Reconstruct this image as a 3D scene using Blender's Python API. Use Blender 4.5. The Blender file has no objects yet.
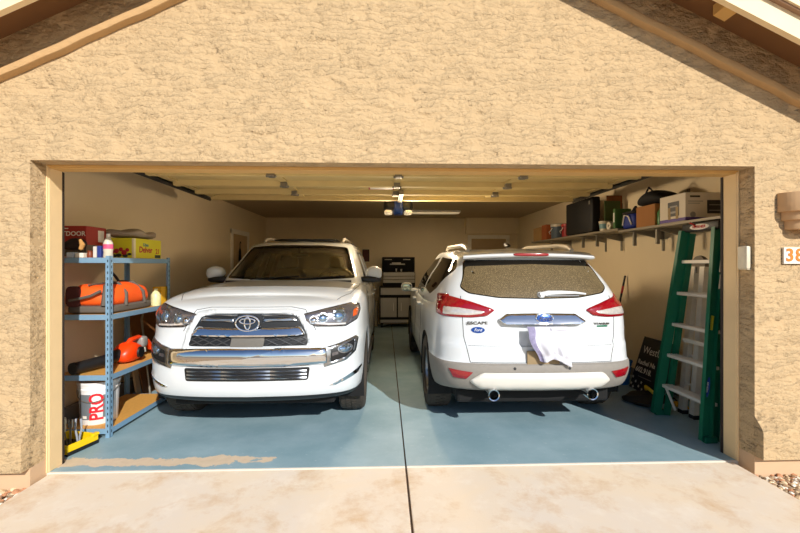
import bpy, bmesh, math, random
import numpy as np
from mathutils import Vector, Matrix
from mathutils.bvhtree import BVHTree
random.seed(7)
PI = math.pi
SC = bpy.context.scene
COL = SC.collection

# ------------------------------------------------------------------ materials
def lin(c):
    if isinstance(c, str):
        c = [int(c[i:i+2], 16)/255 for i in (0, 2, 4)]
        c = [x/12.92 if x <= .04045 else ((x+.055)/1.055)**2.4 for x in c]
    return (c[0], c[1], c[2], 1)

class NT:
    def __init__(s, name):
        s.m = bpy.data.materials.new(name); s.m.use_nodes = True
        s.t = s.m.node_tree; s.b = s.t.nodes['Principled BSDF']; s.out = s.t.nodes['Material Output']
    def n(s, typ, **kw):
        nd = s.t.nodes.new(typ)
        for k, v in kw.items():
            if k.startswith('i_'):
                nd.inputs[k[2:].replace('_', ' ')].default_value = v
            else: setattr(nd, k, v)
        return nd
    def l(s, a, b): s.t.links.new(a, b)
    def coord(s, scale=(1, 1, 1), kind='Object'):
        tc = s.n('ShaderNodeTexCoord'); mp = s.n('ShaderNodeMapping')
        mp.inputs['Scale'].default_value = scale
        s.l(tc.outputs[kind], mp.inputs['Vector']); return mp.outputs['Vector']
    def noise(s, vec, scale, detail=3, rough=.5, dist=0):
        n = s.n('ShaderNodeTexNoise'); n.inputs['Scale'].default_value = scale
        n.inputs['Detail'].default_value = detail; n.inputs['Roughness'].default_value = rough
        n.inputs['Distortion'].default_value = dist
        if vec is not None: s.l(vec, n.inputs['Vector'])
        return n.outputs['Fac']
    def ramp(s, fac, a, b, ca=(0, 0, 0, 1), cb=(1, 1, 1, 1)):
        r = s.n('ShaderNodeValToRGB'); e = r.color_ramp.elements
        e[0].position = a; e[0].color = ca; e[1].position = b; e[1].color = cb
        s.l(fac, r.inputs['Fac']); return r.outputs['Color']
    def mix(s, fac, a, b, blend='MIX'):
        m = s.n('ShaderNodeMix', data_type='RGBA', blend_type=blend)
        for sock, v in ((m.inputs[0], fac), (m.inputs[6], a), (m.inputs[7], b)):
            if hasattr(v, 'links') or hasattr(v, 'is_linked'): s.l(v, sock)
            else: sock.default_value = v
        return m.outputs[2]
    def math(s, op, a, b=0.5):
        m = s.n('ShaderNodeMath', operation=op)
        for sock, v in ((m.inputs[0], a), (m.inputs[1], b)):
            if hasattr(v, 'is_linked'): s.l(v, sock)
            else: sock.default_value = v
        return m.outputs[0]
    def bump(s, h, strength, dist=.01):
        b = s.n('ShaderNodeBump'); b.inputs['Strength'].default_value = strength; b.inputs['Distance'].default_value = dist
        s.l(h, b.inputs['Height']); s.l(b.outputs['Normal'], s.b.inputs['Normal'])

def mat(name, c, rough=.5, metal=0, spec=.5, coat=0, var=.08, vscale=6, bump=0, bscale=60, emit=None, estr=0, alpha=1):
    t = NT(name); b = t.b; c = lin(c)
    b.inputs['Roughness'].default_value = rough; b.inputs['Metallic'].default_value = metal
    b.inputs['Specular IOR Level'].default_value = spec
    b.inputs['Coat Weight'].default_value = coat; b.inputs['Coat Roughness'].default_value = .04
    v = t.coord()
    if var:
        f = t.noise(v, vscale, 3)
        d = tuple(x*(1-var) for x in c[:3])+(1,); e = tuple(min(1, x*(1+var)) for x in c[:3])+(1,)
        t.l(t.mix(f, d, e), b.inputs['Base Color'])
    else: b.inputs['Base Color'].default_value = c
    if bump: t.bump(t.noise(v, bscale, 4, .6), bump, .004)
    if emit is not None:
        b.inputs['Emission Color'].default_value = lin(emit); b.inputs['Emission Strength'].default_value = estr
    if alpha < 1: b.inputs['Alpha'].default_value = alpha
    return t.m

# ------------------------------------------------------------------ tagging
def tag(o, label=None, cat=None, group=None, kind=None):
    if label: o['label'] = label
    if cat: o['category'] = cat
    if group: o['group'] = group
    if kind: o['kind'] = kind
    return o
def thing(name, label, cat, loc=(0, 0, 0), rz=0, group=None):
    o = bpy.data.objects.new(name, None); COL.objects.link(o); o.empty_display_size = .1
    o.location = loc; o.rotation_euler = (0, 0, rz)
    return tag(o, label, cat, group)
def link_mesh(name, me, m, parent=None, smooth=False, angle=35):
    o = bpy.data.objects.new(name, me); COL.objects.link(o)
    if m is not None:
        for x in (m if isinstance(m, (list, tuple)) else [m]): me.materials.append(x)
    if parent is not None: o.parent = parent
    if smooth:
        for p in me.polygons: p.use_smooth = True
        me.set_sharp_from_angle(angle=math.radians(angle))
    return o
def copy_tree(o, parent=None, loc=None, rz=None, label=None, mirror=False):
    c = o.copy(); COL.objects.link(c)
    if parent is not None: c.parent = parent
    for ch in o.children: copy_tree(ch, c)
    if loc is not None: c.location = loc
    if rz is not None: c.rotation_euler = (0, 0, rz)
    if label: c['label'] = label
    return c

# ------------------------------------------------------------------ mesh builder
class MB:
    def __init__(s): s.bm = bmesh.new()
    def add(s, other_bm):
        me = bpy.data.meshes.new('t'); other_bm.to_mesh(me); other_bm.free(); s.bm.from_mesh(me); bpy.data.meshes.remove(me); return s
    def box(s, x0, x1, y0, y1, z0, z1, bev=0, M=None, seg=2):
        b = bmesh.new(); bmesh.ops.create_cube(b, size=1)
        for v in b.verts:
            v.co = Vector((x0+(v.co.x+.5)*(x1-x0), y0+(v.co.y+.5)*(y1-y0), z0+(v.co.z+.5)*(z1-z0)))
        if bev:
            bmesh.ops.bevel(b, geom=b.edges[:], offset=bev, segments=seg, affect='EDGES', profile=.5)
        if M is not None: bmesh.ops.transform(b, matrix=M, verts=b.verts[:])
        return s.add(b)
    def prism(s, pts, axis, a, b_, bev=0, M=None):
        """closed 2d outline extruded along axis between a and b_ ; axis x:(y,z) y:(x,z) z:(x,y)"""
        b = bmesh.new()
        def co(p, t):
            return {'x': (t, p[0], p[1]), 'y': (p[0], t, p[1]), 'z': (p[0], p[1], t)}[axis]
        va = [b.verts.new(co(p, a)) for p in pts]; vb = [b.verts.new(co(p, b_)) for p in pts]
        n = len(pts)
        b.faces.new(va); b.faces.new(vb)
        for i in range(n): b.faces.new((va[i], va[(i+1) % n], vb[(i+1) % n], vb[i]))
        bmesh.ops.recalc_face_normals(b, faces=b.faces[:])
        if bev: bmesh.ops.bevel(b, geom=b.edges[:], offset=bev, segments=2, affect='EDGES', profile=.5)
        ng = [f for f in b.faces if len(f.verts) > 4]
        if ng: bmesh.ops.triangulate(b, faces=ng)
        if M is not None: bmesh.ops.transform(b, matrix=M, verts=b.verts[:])
        return s.add(b)
    def lathe(s, prof, n=24, M=None, close=False):
        """prof list of (r,z) turned round z"""
        b = bmesh.new(); rings = []
        for r, z in prof:
            if r < 1e-6: rings.append([b.verts.new((0, 0, z))])
            else: rings.append([b.verts.new((r*math.cos(2*PI*i/n), r*math.sin(2*PI*i/n), z)) for i in range(n)])
        pr = list(zip(rings, rings[1:]))
        if close: pr.append((rings[-1], rings[0]))
        for A, B in pr:
            for i in range(n):
                j = (i+1) % n
                if len(A) == 1 and len(B) == 1: continue
                if len(A) == 1: b.faces.new((A[0], B[i], B[j]))
                elif len(B) == 1: b.faces.new((A[i], A[j], B[0]))
                else: b.faces.new((A[i], A[j], B[j], B[i]))
        bmesh.ops.recalc_face_normals(b, faces=b.faces[:])
        if M is not None: bmesh.ops.transform(b, matrix=M, verts=b.verts[:])
        return s.add(b)
    def tube(s, pts, r, n=8, cap=True, closed=False):
        b = bmesh.new(); P = [Vector(p) for p in pts]; rings = []
        rs = r if isinstance(r, (list, tuple)) else [r]*len(P)
        up = None
        for i, p in enumerate(P):
            if closed: t = (P[(i+1) % len(P)]-P[i-1])
            else: t = (P[min(i+1, len(P)-1)]-P[max(i-1, 0)])
            if t.length < 1e-9: t = Vector((0, 0, 1))
            t.normalize()
            if up is None:
                up = Vector((0, 0, 1)) if abs(t.z) < .9 else Vector((1, 0, 0))
            u = t.cross(up)
            if u.length < 1e-6: u = t.orthogonal()
            u.normalize(); w = u.cross(t); up = w
            rings.append([b.verts.new(p+rs[i]*(math.cos(2*PI*k/n)*u+math.sin(2*PI*k/n)*w)) for k in range(n)])
        pr = list(zip(rings, rings[1:]))
        if closed: pr.append((rings[-1], rings[0]))
        for A, B in pr:
            for k in range(n): b.faces.new((A[k], A[(k+1) % n], B[(k+1) % n], B[k]))
        if cap and not closed: b.faces.new(rings[0]); b.faces.new(rings[-1])
        bmesh.ops.recalc_face_normals(b, faces=b.faces[:])
        return s.add(b)
    def sphere(s, c, r, sx=1, sy=1, sz=1, u=16, v=10, M=None):
        b = bmesh.new(); bmesh.ops.create_uvsphere(b, u_segments=u, v_segments=v, radius=r)
        for w in b.verts: w.co = Vector((w.co.x*sx+c[0], w.co.y*sy+c[1], w.co.z*sz+c[2]))
        if M is not None: bmesh.ops.transform(b, matrix=M, verts=b.verts[:])
        return s.add(b)
    def grid(s, f, nu, nv):
        """open surface from f(u,v)"""
        b = bmesh.new()
        V = [[b.verts.new(f(i/nu, j/nv)) for j in range(nv+1)] for i in range(nu+1)]
        for i in range(nu):
            for j in range(nv): b.faces.new((V[i][j], V[i+1][j], V[i+1][j+1], V[i][j+1]))
        return s.add(b)
    def bulge(s, x0, x1, y0, y1, z0, z1, n=6, k=3.2, f=None, M=None):
        """a padded box: super-ellipsoid, optionally warped by f(Vector 0..1 coords, co)"""
        b = bmesh.new(); bmesh.ops.create_cube(b, size=2)
        bmesh.ops.subdivide_edges(b, edges=b.edges[:], cuts=n, use_grid_fill=True)
        for v in b.verts:
            c = v.co; L = (abs(c.x)**k+abs(c.y)**k+abs(c.z)**k)**(1/k); c = c/L
            q = Vector((x0+(c.x+1)/2*(x1-x0), y0+(c.y+1)/2*(y1-y0), z0+(c.z+1)/2*(z1-z0)))
            if f: q = f((c+Vector((1, 1, 1)))/2, q)
            v.co = q
        if M is not None: bmesh.ops.transform(b, matrix=M, verts=b.verts[:])
        return s.add(b)
    def build(s, name, m, parent=None, smooth=False, angle=35, M=None):
        me = bpy.data.meshes.new(name)
        if M is not None: bmesh.ops.transform(s.bm, matrix=M, verts=s.bm.verts[:])
        s.bm.to_mesh(me); s.bm.free()
        return link_mesh(name, me, m, parent, smooth, angle)

def T(x, y, z): return Matrix.Translation((x, y, z))
def R(a, ax): return Matrix.Rotation(a, 4, ax)

def text_bm(txt, size, depth=.002, align='CENTER', bold=False, sx=1, shear=0):
    cu = bpy.data.curves.new('t', 'FONT'); cu.body = txt; cu.size = size; cu.extrude = depth/2
    cu.align_x = align; cu.align_y = 'CENTER'; cu.resolution_u = 3; cu.shear = shear
    if bold: cu.offset = size*.025
    o = bpy.data.objects.new('t', cu); COL.objects.link(o)
    dg = bpy.context.evaluated_depsgraph_get(); dg.update()
    me = bpy.data.meshes.new_from_object(o.evaluated_get(dg))
    b = bmesh.new(); b.from_mesh(me)
    bmesh.ops.scale(b, vec=(sx, 1, 1), verts=b.verts[:])
    bpy.data.objects.remove(o); bpy.data.curves.remove(cu); bpy.data.meshes.remove(me)
    return b
# frames that carry text lying in xy (facing +z) to a wall face
FACE_FRONT = R(PI/2, 'X')                                  # faces -y, reads left to right along +x
FACE_LEFT = R(-PI/2, 'Z') @ R(PI/2, 'X')                   # faces -x, reads along -y
FACE_RIGHT = R(PI/2, 'Z') @ R(PI/2, 'X')                   # faces +x, reads along +y
def text(name, txt, size, m, parent, M, depth=.002, **kw):
    b = text_bm(txt, size, depth, **kw); bmesh.ops.transform(b, matrix=M, verts=b.verts[:])
    mb = MB(); mb.add(b); return mb.build(name, m, parent)

# ------------------------------------------------------------------ smooth nets
def pchip(x, Y, t):
    x = np.asarray(x, float); Y = np.asarray(Y, float); t = np.asarray(t, float)
    h = np.diff(x); d = np.diff(Y, axis=0)/h[:, None]
    m = np.zeros_like(Y); m[0] = d[0]; m[-1] = d[-1]
    for i in range(1, len(x)-1):
        w1 = 2*h[i]+h[i-1]; w2 = h[i]+2*h[i-1]
        ok = d[i-1]*d[i] > 0
        with np.errstate(divide='ignore', invalid='ignore'):
            v = (w1+w2)/(w1/d[i-1]+w2/d[i])
        m[i] = np.where(ok, v, 0)
    k = np.clip(np.searchsorted(x, t, side='right')-1, 0, len(x)-2)
    hh = h[k][:, None]; s = ((t-x[k])/h[k])[:, None]
    return ((1+2*s)*(1-s)**2*Y[k]+s*(1-s)**2*hh*m[k]+s*s*(3-2*s)*Y[k+1]+s*s*(s-1)*hh*m[k+1])
def dense(P, step, lo=2, hi=14):
    """P (n,k,3): resample along axis 0 by mean chord"""
    n = P.shape[0]; dist = np.linalg.norm(np.diff(P, axis=0), axis=2).mean(axis=1)+1e-4
    x = np.concatenate([[0], np.cumsum(dist)]); t = []
    for i in range(n-1):
        c = int(min(hi, max(lo, round(dist[i]/step))))
        t += list(np.linspace(x[i], x[i+1], c, endpoint=False))
    t.append(x[-1])
    return pchip(x, P.reshape(n, -1), t).reshape(len(t), P.shape[1], 3)
def net_bm(rows, step=.05):
    P = np.array(rows, float)
    P = dense(P, step); P = np.swapaxes(dense(np.swapaxes(P, 0, 1), step), 0, 1)
    b = bmesh.new(); Rn, Cn = P.shape[:2]
    for sg in (1, -1):
        V = [[b.verts.new((sg*P[i, j, 0], P[i, j, 1], P[i, j, 2])) for j in range(Cn)] for i in range(Rn)]
        for i in range(Rn-1):
            for j in range(Cn-1):
                q = (V[i][j], V[i][j+1], V[i+1][j+1], V[i+1][j])
                b.faces.new(q if sg > 0 else q[::-1])
    bmesh.ops.remove_doubles(b, verts=b.verts[:], dist=.0004)
    bmesh.ops.dissolve_degenerate(b, dist=.0002, edges=b.edges[:])
    bmesh.ops.recalc_face_normals(b, faces=b.faces[:])
    return b
def boolean(o, cutters, op='DIFFERENCE'):
    for c in cutters:
        md = o.modifiers.new('b', 'BOOLEAN'); md.operation = op; md.object = c; md.solver = 'EXACT'
    dg = bpy.context.evaluated_depsgraph_get(); dg.update()
    me = bpy.data.meshes.new_from_object(o.evaluated_get(dg))
    o.modifiers.clear(); old = o.data; o.data = me; bpy.data.meshes.remove(old)
    for c in cutters:
        cm = c.data; bpy.data.objects.remove(c); bpy.data.meshes.remove(cm)
def bvh_of(o):
    b = bmesh.new(); b.from_mesh(o.data); t = BVHTree.FromBMesh(b); b.free(); return t

DIRS = {'front': (Vector((0, 1, 0)), lambda u, v: Vector((u, -3, v))),
        'rear': (Vector((0, -1, 0)), lambda u, v: Vector((u, 9, v))),
        'right': (Vector((-1, 0, 0)), lambda u, v: Vector((4, u, v))),
        'left': (Vector((1, 0, 0)), lambda u, v: Vector((-4, u, v))),
        'top': (Vector((0, 0, -1)), lambda u, v: Vector((u, v, 5)))}
def hit(bvh, u, v, side):
    d, f = DIRS[side]; o = f(u, v)
    r = bvh.ray_cast(o, d); n = 0
    while r[0] is None and n < 60:                    # past the silhouette: slide back on to the body
        n += 1; u *= .996; r = bvh.ray_cast(f(u, v), d)
    if r[0] is None:
        q = o+d*3; r2 = bvh.find_nearest(q)
        return r2[0]
    return r[0]
def seg_dist(p, outl):
    best = 9
    for i in range(len(outl)):
        a = outl[i]; b = outl[(i+1) % len(outl)]
        dx, dy = b[0]-a[0], b[1]-a[1]; L = dx*dx+dy*dy
        t = 0 if L == 0 else max(0, min(1, ((p[0]-a[0])*dx+(p[1]-a[1])*dy)/L))
        best = min(best, math.hypot(p[0]-a[0]-t*dx, p[1]-a[1]-t*dy))
    return best
def round_outline(pts, r=.02, n=4):
    out = []; N = len(pts)
    for i in range(N):
        p0, p1, p2 = Vector(pts[i-1]), Vector(pts[i]), Vector(pts[(i+1) % N])
        a = (p0-p1); b = (p2-p1); ra = min(r, a.length*.45); rb = min(r, b.length*.45)
        A = p1+a.normalized()*ra; B = p1+b.normalized()*rb
        for k in range(n+1):
            t = k/n; out.append(tuple((1-t)**2*A+2*t*(1-t)*p1+t*t*B))
    return out
def ell(cx, cz, rx, rz, n=28): return [(cx+rx*math.cos(2*PI*i/n), cz+rz*math.sin(2*PI*i/n)) for i in range(n)]
def mirror(pts): return [(-x, y) for x, y in pts][::-1]
def patch_bm(bvh, outl, side, off=.003, step=.03, skirt=.012, dome=0, dw=.02, inner=None, tilt=0):
    b = bmesh.new()
    if inner is None:
        b.faces.new([b.verts.new((p[0], p[1], 0)) for p in outl])
    else:
        A = [b.verts.new((p[0], p[1], 0)) for p in outl]; B = [b.verts.new((p[0], p[1], 0)) for p in inner]
        for i in range(len(A)):
            j = (i+1) % len(A); b.faces.new((A[i], A[j], B[j], B[i]))
    bmesh.ops.triangulate(b, faces=b.faces[:])
    for k in (0, 1):
        lo = min(v.co[k] for v in b.verts); hi = max(v.co[k] for v in b.verts)
        n = int((hi-lo)/step)
        for i in range(1, n+1):
            co = [0, 0, 0]; co[k] = lo+(hi-lo)*i/(n+1); no = [0, 0, 0]; no[k] = 1
            bmesh.ops.bisect_plane(b, geom=b.verts[:]+b.edges[:]+b.faces[:], plane_co=co, plane_no=no, dist=1e-6)
    d = DIRS[side][0]
    bd = [e for e in b.edges if len(e.link_faces) == 1]
    uv = {v: (v.co.x, v.co.y) for v in b.verts}; zt = max(p[1] for p in outl)
    for v, (u, w) in uv.items():
        o = off+tilt*(zt-w)
        if dome:
            t = min(1, seg_dist((u, w), outl)/dw)
            if inner is not None: t = min(t, seg_dist((u, w), inner)/dw)
            o += dome*math.sqrt(max(0, 1-(1-t)**2))
        v.co = hit(bvh, u, w, side)-d*o
    if skirt:
        r = bmesh.ops.extrude_edge_only(b, edges=bd)
        for v in [g for g in r['geom'] if isinstance(g, bmesh.types.BMVert)]: v.co += d*(skirt+off)
    bmesh.ops.recalc_face_normals(b, faces=b.faces[:])
    # outward test
    s = sum((f.normal.dot(-d))*f.calc_area() for f in b.faces)
    if s < 0: bmesh.ops.reverse_faces(b, faces=b.faces[:])
    return b
def patch(name, bvh, outl, side, m, parent, smooth=True, angle=40, **kw):
    mb = MB(); mb.add(patch_bm(bvh, outl, side, **kw)); return mb.build(name, m, parent, smooth, angle)
def seam_pts(bvh, pts, side, n=14, off=0):
    out = []; d = DIRS[side][0]
    for a, b in zip(pts, pts[1:]):
        for k in range(n): t = k/n; out.append(hit(bvh, a[0]+(b[0]-a[0])*t, a[1]+(b[1]-a[1])*t, side)-d*off)
    out.append(hit(bvh, pts[-1][0], pts[-1][1], side)-d*off); return out
def split_faces(o, pred, name, m, parent, planes=()):
    b = bmesh.new(); b.from_mesh(o.data)
    for co, no in planes: bmesh.ops.bisect_plane(b, geom=b.verts[:]+b.edges[:]+b.faces[:], plane_co=co, plane_no=no, dist=1e-5)
    keep = b.copy(); sel = [f for f in keep.faces if not pred(f.calc_center_median())]
    bmesh.ops.delete(keep, geom=sel, context='FACES')
    bmesh.ops.delete(b, geom=[f for f in b.faces if pred(f.calc_center_median())], context='FACES')
    b.to_mesh(o.data); b.free()
    mb = MB(); mb.add(keep); n = mb.build(name, m, parent, True)
    for p in o.data.polygons: p.use_smooth = True
    o.data.set_sharp_from_angle(angle=math.radians(35))
    return n

# a pixel of the 800x533 frame to a point of the place at a given depth Y / on the ground
CAMZ, FPX, YAW, HOR = 1.467, 412.0, math.radians(2.04), 265.0
OPW, FXW, FXE = 15, 5, .3
# ================================================================== camera, light, world
cam = bpy.data.cameras.new('camera'); co = bpy.data.objects.new('camera', cam); COL.objects.link(co)
cam.sensor_width = 36; cam.lens = FPX/800*36; cam.shift_y = -1.5/800; cam.clip_start = .05
co.location = (0, 0, CAMZ); co.rotation_euler = (PI/2, 0, -YAW); SC.camera = co
SC.view_settings.view_transform = 'Standard'; SC.view_settings.look = 'None'; SC.view_settings.gamma = 1
SC.view_settings.exposure = .12
sun = bpy.data.lights.new('sun', 'SUN'); so = bpy.data.objects.new('sun', sun); COL.objects.link(so)
sun.energy = 4.6; sun.angle = math.radians(.6); sun.color = (1, .965, .915)
so.rotation_euler = Vector((-.49, 1, -.65)).to_track_quat('-Z', 'Y').to_euler(); so.location = (4, -6, 6)
w = bpy.data.worlds.new('world'); SC.world = w; w.use_nodes = True
nt = w.node_tree; sky = nt.nodes.new('ShaderNodeTexSky'); sky.sky_type = 'NISHITA'; sky.sun_disc = False
sky.sun_elevation = math.radians(30); sky.sun_rotation = math.radians(154); sky.air_density = 1.0; sky.dust_density = .6
nt.links.new(sky.outputs[0], nt.nodes['Background'].inputs[0]); nt.nodes['Background'].inputs[1].default_value = .105; sky.ozone_density = 3.5

# ================================================================== setting materials
def stucco(name, c, strength=1.0, sc=1.0):
    t = NT(name); v = t.coord((1*sc, 1*sc, 1.5*sc)); c = lin(c)
    sp = t.n('ShaderNodeSeparateXYZ'); t.l(t.coord((sc, sc, sc)), sp.inputs[0])
    def ledges(k, amp, nscale, det):       # ragged trowel ledges with the drop on their lower edge
        w = t.math('ADD', t.math('MULTIPLY', sp.outputs['Z'], k), t.math('MULTIPLY', t.noise(v, nscale, det, .62, .1), amp))
        return t.math('POWER', t.math('SUBTRACT', 1.0, t.math('FRACT', w, 0)), 1.6)
    l1 = ledges(13, 4.2, 3.6, 8); l2 = ledges(26, 4.2, 7, 7)
    m1 = t.ramp(t.noise(t.coord((1, 1, 1.3)), 5, 3, .5), .36, .50); m2 = t.ramp(t.noise(t.coord((1.2, 1, 1.6)), 7, 3, .5), .40, .52)
    h = t.math('ADD', t.math('MULTIPLY', t.math('MULTIPLY', l1, m1), .75), t.math('MULTIPLY', t.math('MULTIPLY', l2, m2), .5))
    h = t.math('ADD', h, t.math('MULTIPLY', t.noise(t.coord(), 70, 3, .6), .10))
    big = t.noise(t.coord(), 1.2, 3)
    d = tuple(x*.95 for x in c[:3])+(1,); e = tuple(min(1, x*1.05) for x in c[:3])+(1,)
    t.l(t.mix(big, d, e), t.b.inputs['Base Color'])
    t.b.inputs['Roughness'].default_value = .92; t.b.inputs['Specular IOR Level'].default_value = .15
    t.bump(h, strength, .024); return t.m
M = {}
M['stucco'] = stucco('stucco', 'c4a880', 1.0)
M['stucco_shade'] = stucco('stucco_shade_tint', 'c29e70', .3, 2)  # gable band: the wall stucco tinted towards its warm shaded tone
M['foundation'] = mat('foundation_paint', 'cdac88', .85, bump=.2, bscale=40)
M['trim'] = mat('trim_paint', 'e6c795', .7, bump=.15, bscale=25)
M['trim_wood'] = mat('door_stop_wood', 'd9ae69', .7, bump=.2, bscale=25)
M['fascia'] = mat('fascia_paint', 'efd9b0', .6)
M['soffit'] = mat('soffit_wood', '7f5833', .8, bump=.3, bscale=12)
M['roof'] = mat('roof_tile', '9a7a62', .85)
M['wall_in'] = mat('garage_wall_paint', 'efdcb8', .8, var=.05, vscale=2, bump=.12, bscale=35)
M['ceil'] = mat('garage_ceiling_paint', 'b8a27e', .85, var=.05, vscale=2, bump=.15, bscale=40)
M['curb'] = mat('curb_concrete', '8f8577', .9, bump=.2)
M['door_paint'] = mat('door_paint', 'c0a47c', .6)
M['rubber'] = mat('black_rubber', '2c2018', .7)
M['joint'] = mat('joint_filler', '5b4a3c', .95)
M['lip'] = mat('slab_edge_cement', 'd8cdbc', .9, bump=.3)

def floor_mat():
    t = NT('painted_garage_floor'); v = t.coord()
    blue = t.mix(t.ramp(t.noise(v, 2.2, 5, .6), .35, .7), lin('809da6'), lin('97b0b8'))
    blue = t.mix(t.ramp(t.noise(v, 30, 4, .7), .62, .72), blue, lin('a6b8bd'))
    tc = t.n('ShaderNodeTexCoord'); sp = t.n('ShaderNodeSeparateXYZ'); t.l(tc.outputs['Object'], sp.inputs[0])
    # worn paint: a strip by the door line on the left bay
    sh = t.n('ShaderNodeMapRange'); sh.inputs[1].default_value = .03; sh.inputs[2].default_value = .19; sh.inputs[3].default_value = .24; sh.inputs[4].default_value = -.5
    t.l(t.math('ABSOLUTE', t.math('SUBTRACT', sp.outputs['Y'], 3.14)), sh.inputs[0])
    lx = t.n('ShaderNodeMapRange'); lx.inputs[1].default_value = -1.05; lx.inputs[2].default_value = -.7; lx.inputs[3].default_value = 0; lx.inputs[4].default_value = -.5
    t.l(sp.outputs['X'], lx.inputs[0])
    f = t.math('ADD', t.math('ADD', t.math('MULTIPLY', t.noise(v, 4.2, 8, .7), 1.25), sh.outputs[0]), lx.outputs[0])
    wear = t.ramp(f, .70, .72)
    # rubbed spots further in
    f2 = t.ramp(t.noise(v, 3.1, 7, .7), .705, .715)
    tan = t.mix(t.noise(v, 18, 4), lin('c9b295'), lin('e0cdb2'))
    col = t.mix(wear, blue, tan); col = t.mix(t.math('MULTIPLY', f2, .8), col, tan)
    t.l(col, t.b.inputs['Base Color'])
    t.l(t.mix(t.noise(v, 3, 5), (.3, .3, .3, 1), (.62, .62, .62, 1)), t.b.inputs['Roughness'])
    t.b.inputs['Specular IOR Level'].default_value = .45
    t.bump(t.noise(v, 45, 4), .12, .004); return t.m
M['floor'] = floor_mat()
def drive_mat():
    t = NT('driveway_concrete'); v = t.coord()
    a = t.mix(t.ramp(t.noise(v, 1.3, 6, .65, .8), .3, .7), lin('ecd8bb'), lin('e6d8c6'))
    a = t.mix(t.ramp(t.noise(v, 4, 6, .7), .52, .75), a, lin('f0e3d0'))
    a = t.mix(t.ramp(t.noise(v, 2.8, 7, .72, .15), .50, .78), a, lin('d2ab7c'))
    t.l(a, t.b.inputs['Base Color']); t.b.inputs['Roughness'].default_value = .9; t.b.inputs['Specular IOR Level'].default_value = .2
    t.bump(t.noise(v, 80, 5, .7), .25, .005); return t.m
M['drive'] = drive_mat()
def struct(name, mb, m, smooth=False):
    o = mb.build(name, m, None, smooth); o['kind'] = 'structure'; return o

XL, XR, YF, YD, YB, ZC = -2.93, 3.30, 2.86, 3.0, 10.2, 2.63
OL, OR, OT = -2.39, 2.645, 2.174      # stucco opening
JL, JR, JT = OL+.014, OR-.014, 2.152      # clear opening
APX, APZ, SL = .10, 4.02, .48         # gable trim apex and slope
# front wall: one prism with the opening as a notch
b = MB(); top = APZ+.30
b.prism([(-5.2, .10), (OL, .10), (OL, OT), (OR, OT), (OR, .10), (5.4, .10), (5.4, top-SL*5.3), (APX, top), (-5.2, top-SL*5.3)], 'y', YF, YD+.14)
struct('wall_front', b, M['stucco'])
# pop-out base and foundation each side
for i, (x0, x1) in enumerate(((-5.2, OL), (OR, 5.4))):
    b = MB(); b.prism([(YF+.002, .10), (YF-.07, .10), (YF-.07, .29), (YF-.055, .32), (YF-.01, .37), (YF+.002, .385)], 'x', x0, x1)
    struct('trim_%d' % (i+1), b, M['stucco'])
    b = MB(); b.box(x0-(0 if i else 0), x1, YF+.0, YD+.14, -.12, .10); struct('foundation_%s' % ('left' if i == 0 else 'right'), b, M['foundation'])
# gable band (bullnose) both slopes
for i, sg in enumerate((-1, 1)):
    L = 6.2
    pts = [(-.01, -.040), (.028, -.036), (.040, -.030), (.044, -.018), (.044, 0), (.040, .014), (.030, .026), (.016, .034), (-.01, .038)]
    b = MB(); rows = []
    def f(u, v, sg=sg):
        p = pts[min(8, int(round(v*8)))]; s = u*L
        x = APX+sg*s*math.cos(math.atan(SL)); z = APZ-s*math.sin(math.atan(SL))
        wob = .0025*math.sin(u*57)+.002*math.sin(u*131+2)
        nx, nz = sg*math.sin(math.atan(SL)), math.cos(math.atan(SL))
        return (x+nx*(p[1]+wob), YF-p[0]-.006, z+nz*(p[1]+wob))
    b.grid(f, 160, 8); [setattr(q, 'smooth', True) for q in b.bm.faces]; o = struct('trim_%d' % (3+i), b, M['stucco_shade'], True)
# roof slabs with overhang, fascia and rake
OV = YF-.31
for i, sg in enumerate((-1, 1)):
    def zf(x, add): return 3.16+.0-SL*(abs(x-APX)-2.052)+add   # underside edge of the rake board
    xe = APX+sg*5.6
    def sl(a, c): return [(APX, zf(APX, a)), (xe, zf(xe, a)), (xe, zf(xe, c)), (APX, zf(APX, c))]
    b = MB(); b.prism(sl(.145, .27), 'y', OV-.03, 10.9); struct('roof_%s' % ('left' if sg < 0 else 'right'), b, M['roof'])
    b = MB(); b.prism(sl(.125, .146), 'y', OV+.042, YF); struct('soffit_%s' % ('left' if sg < 0 else 'right'), b, M['soffit'])
    b = MB(); b.prism(sl(0, .20), 'y', OV, OV+.04); struct('trim_%d' % (5+i), b, M['fascia'])
    b = MB(); b.prism(sl(.16, .26), 'y', OV-.045, OV); struct('trim_%d' % (7+i), b, M['fascia'])
    for k, d in enumerate((2.18, 3.5)):
        if sg < 0 and k == 0: continue
        xx = APX+sg*d; b = MB()
        b.prism([(xx-.04, zf(xx-.04, .055)), (xx+.04, zf(xx+.04, .055)), (xx+.04, zf(xx+.04, .125)), (xx-.04, zf(xx-.04, .125))], 'y', OV+.042, YF-.12)
        struct('trim_%d' % (9+i*2+k), b, M['trim_wood'])
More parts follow.
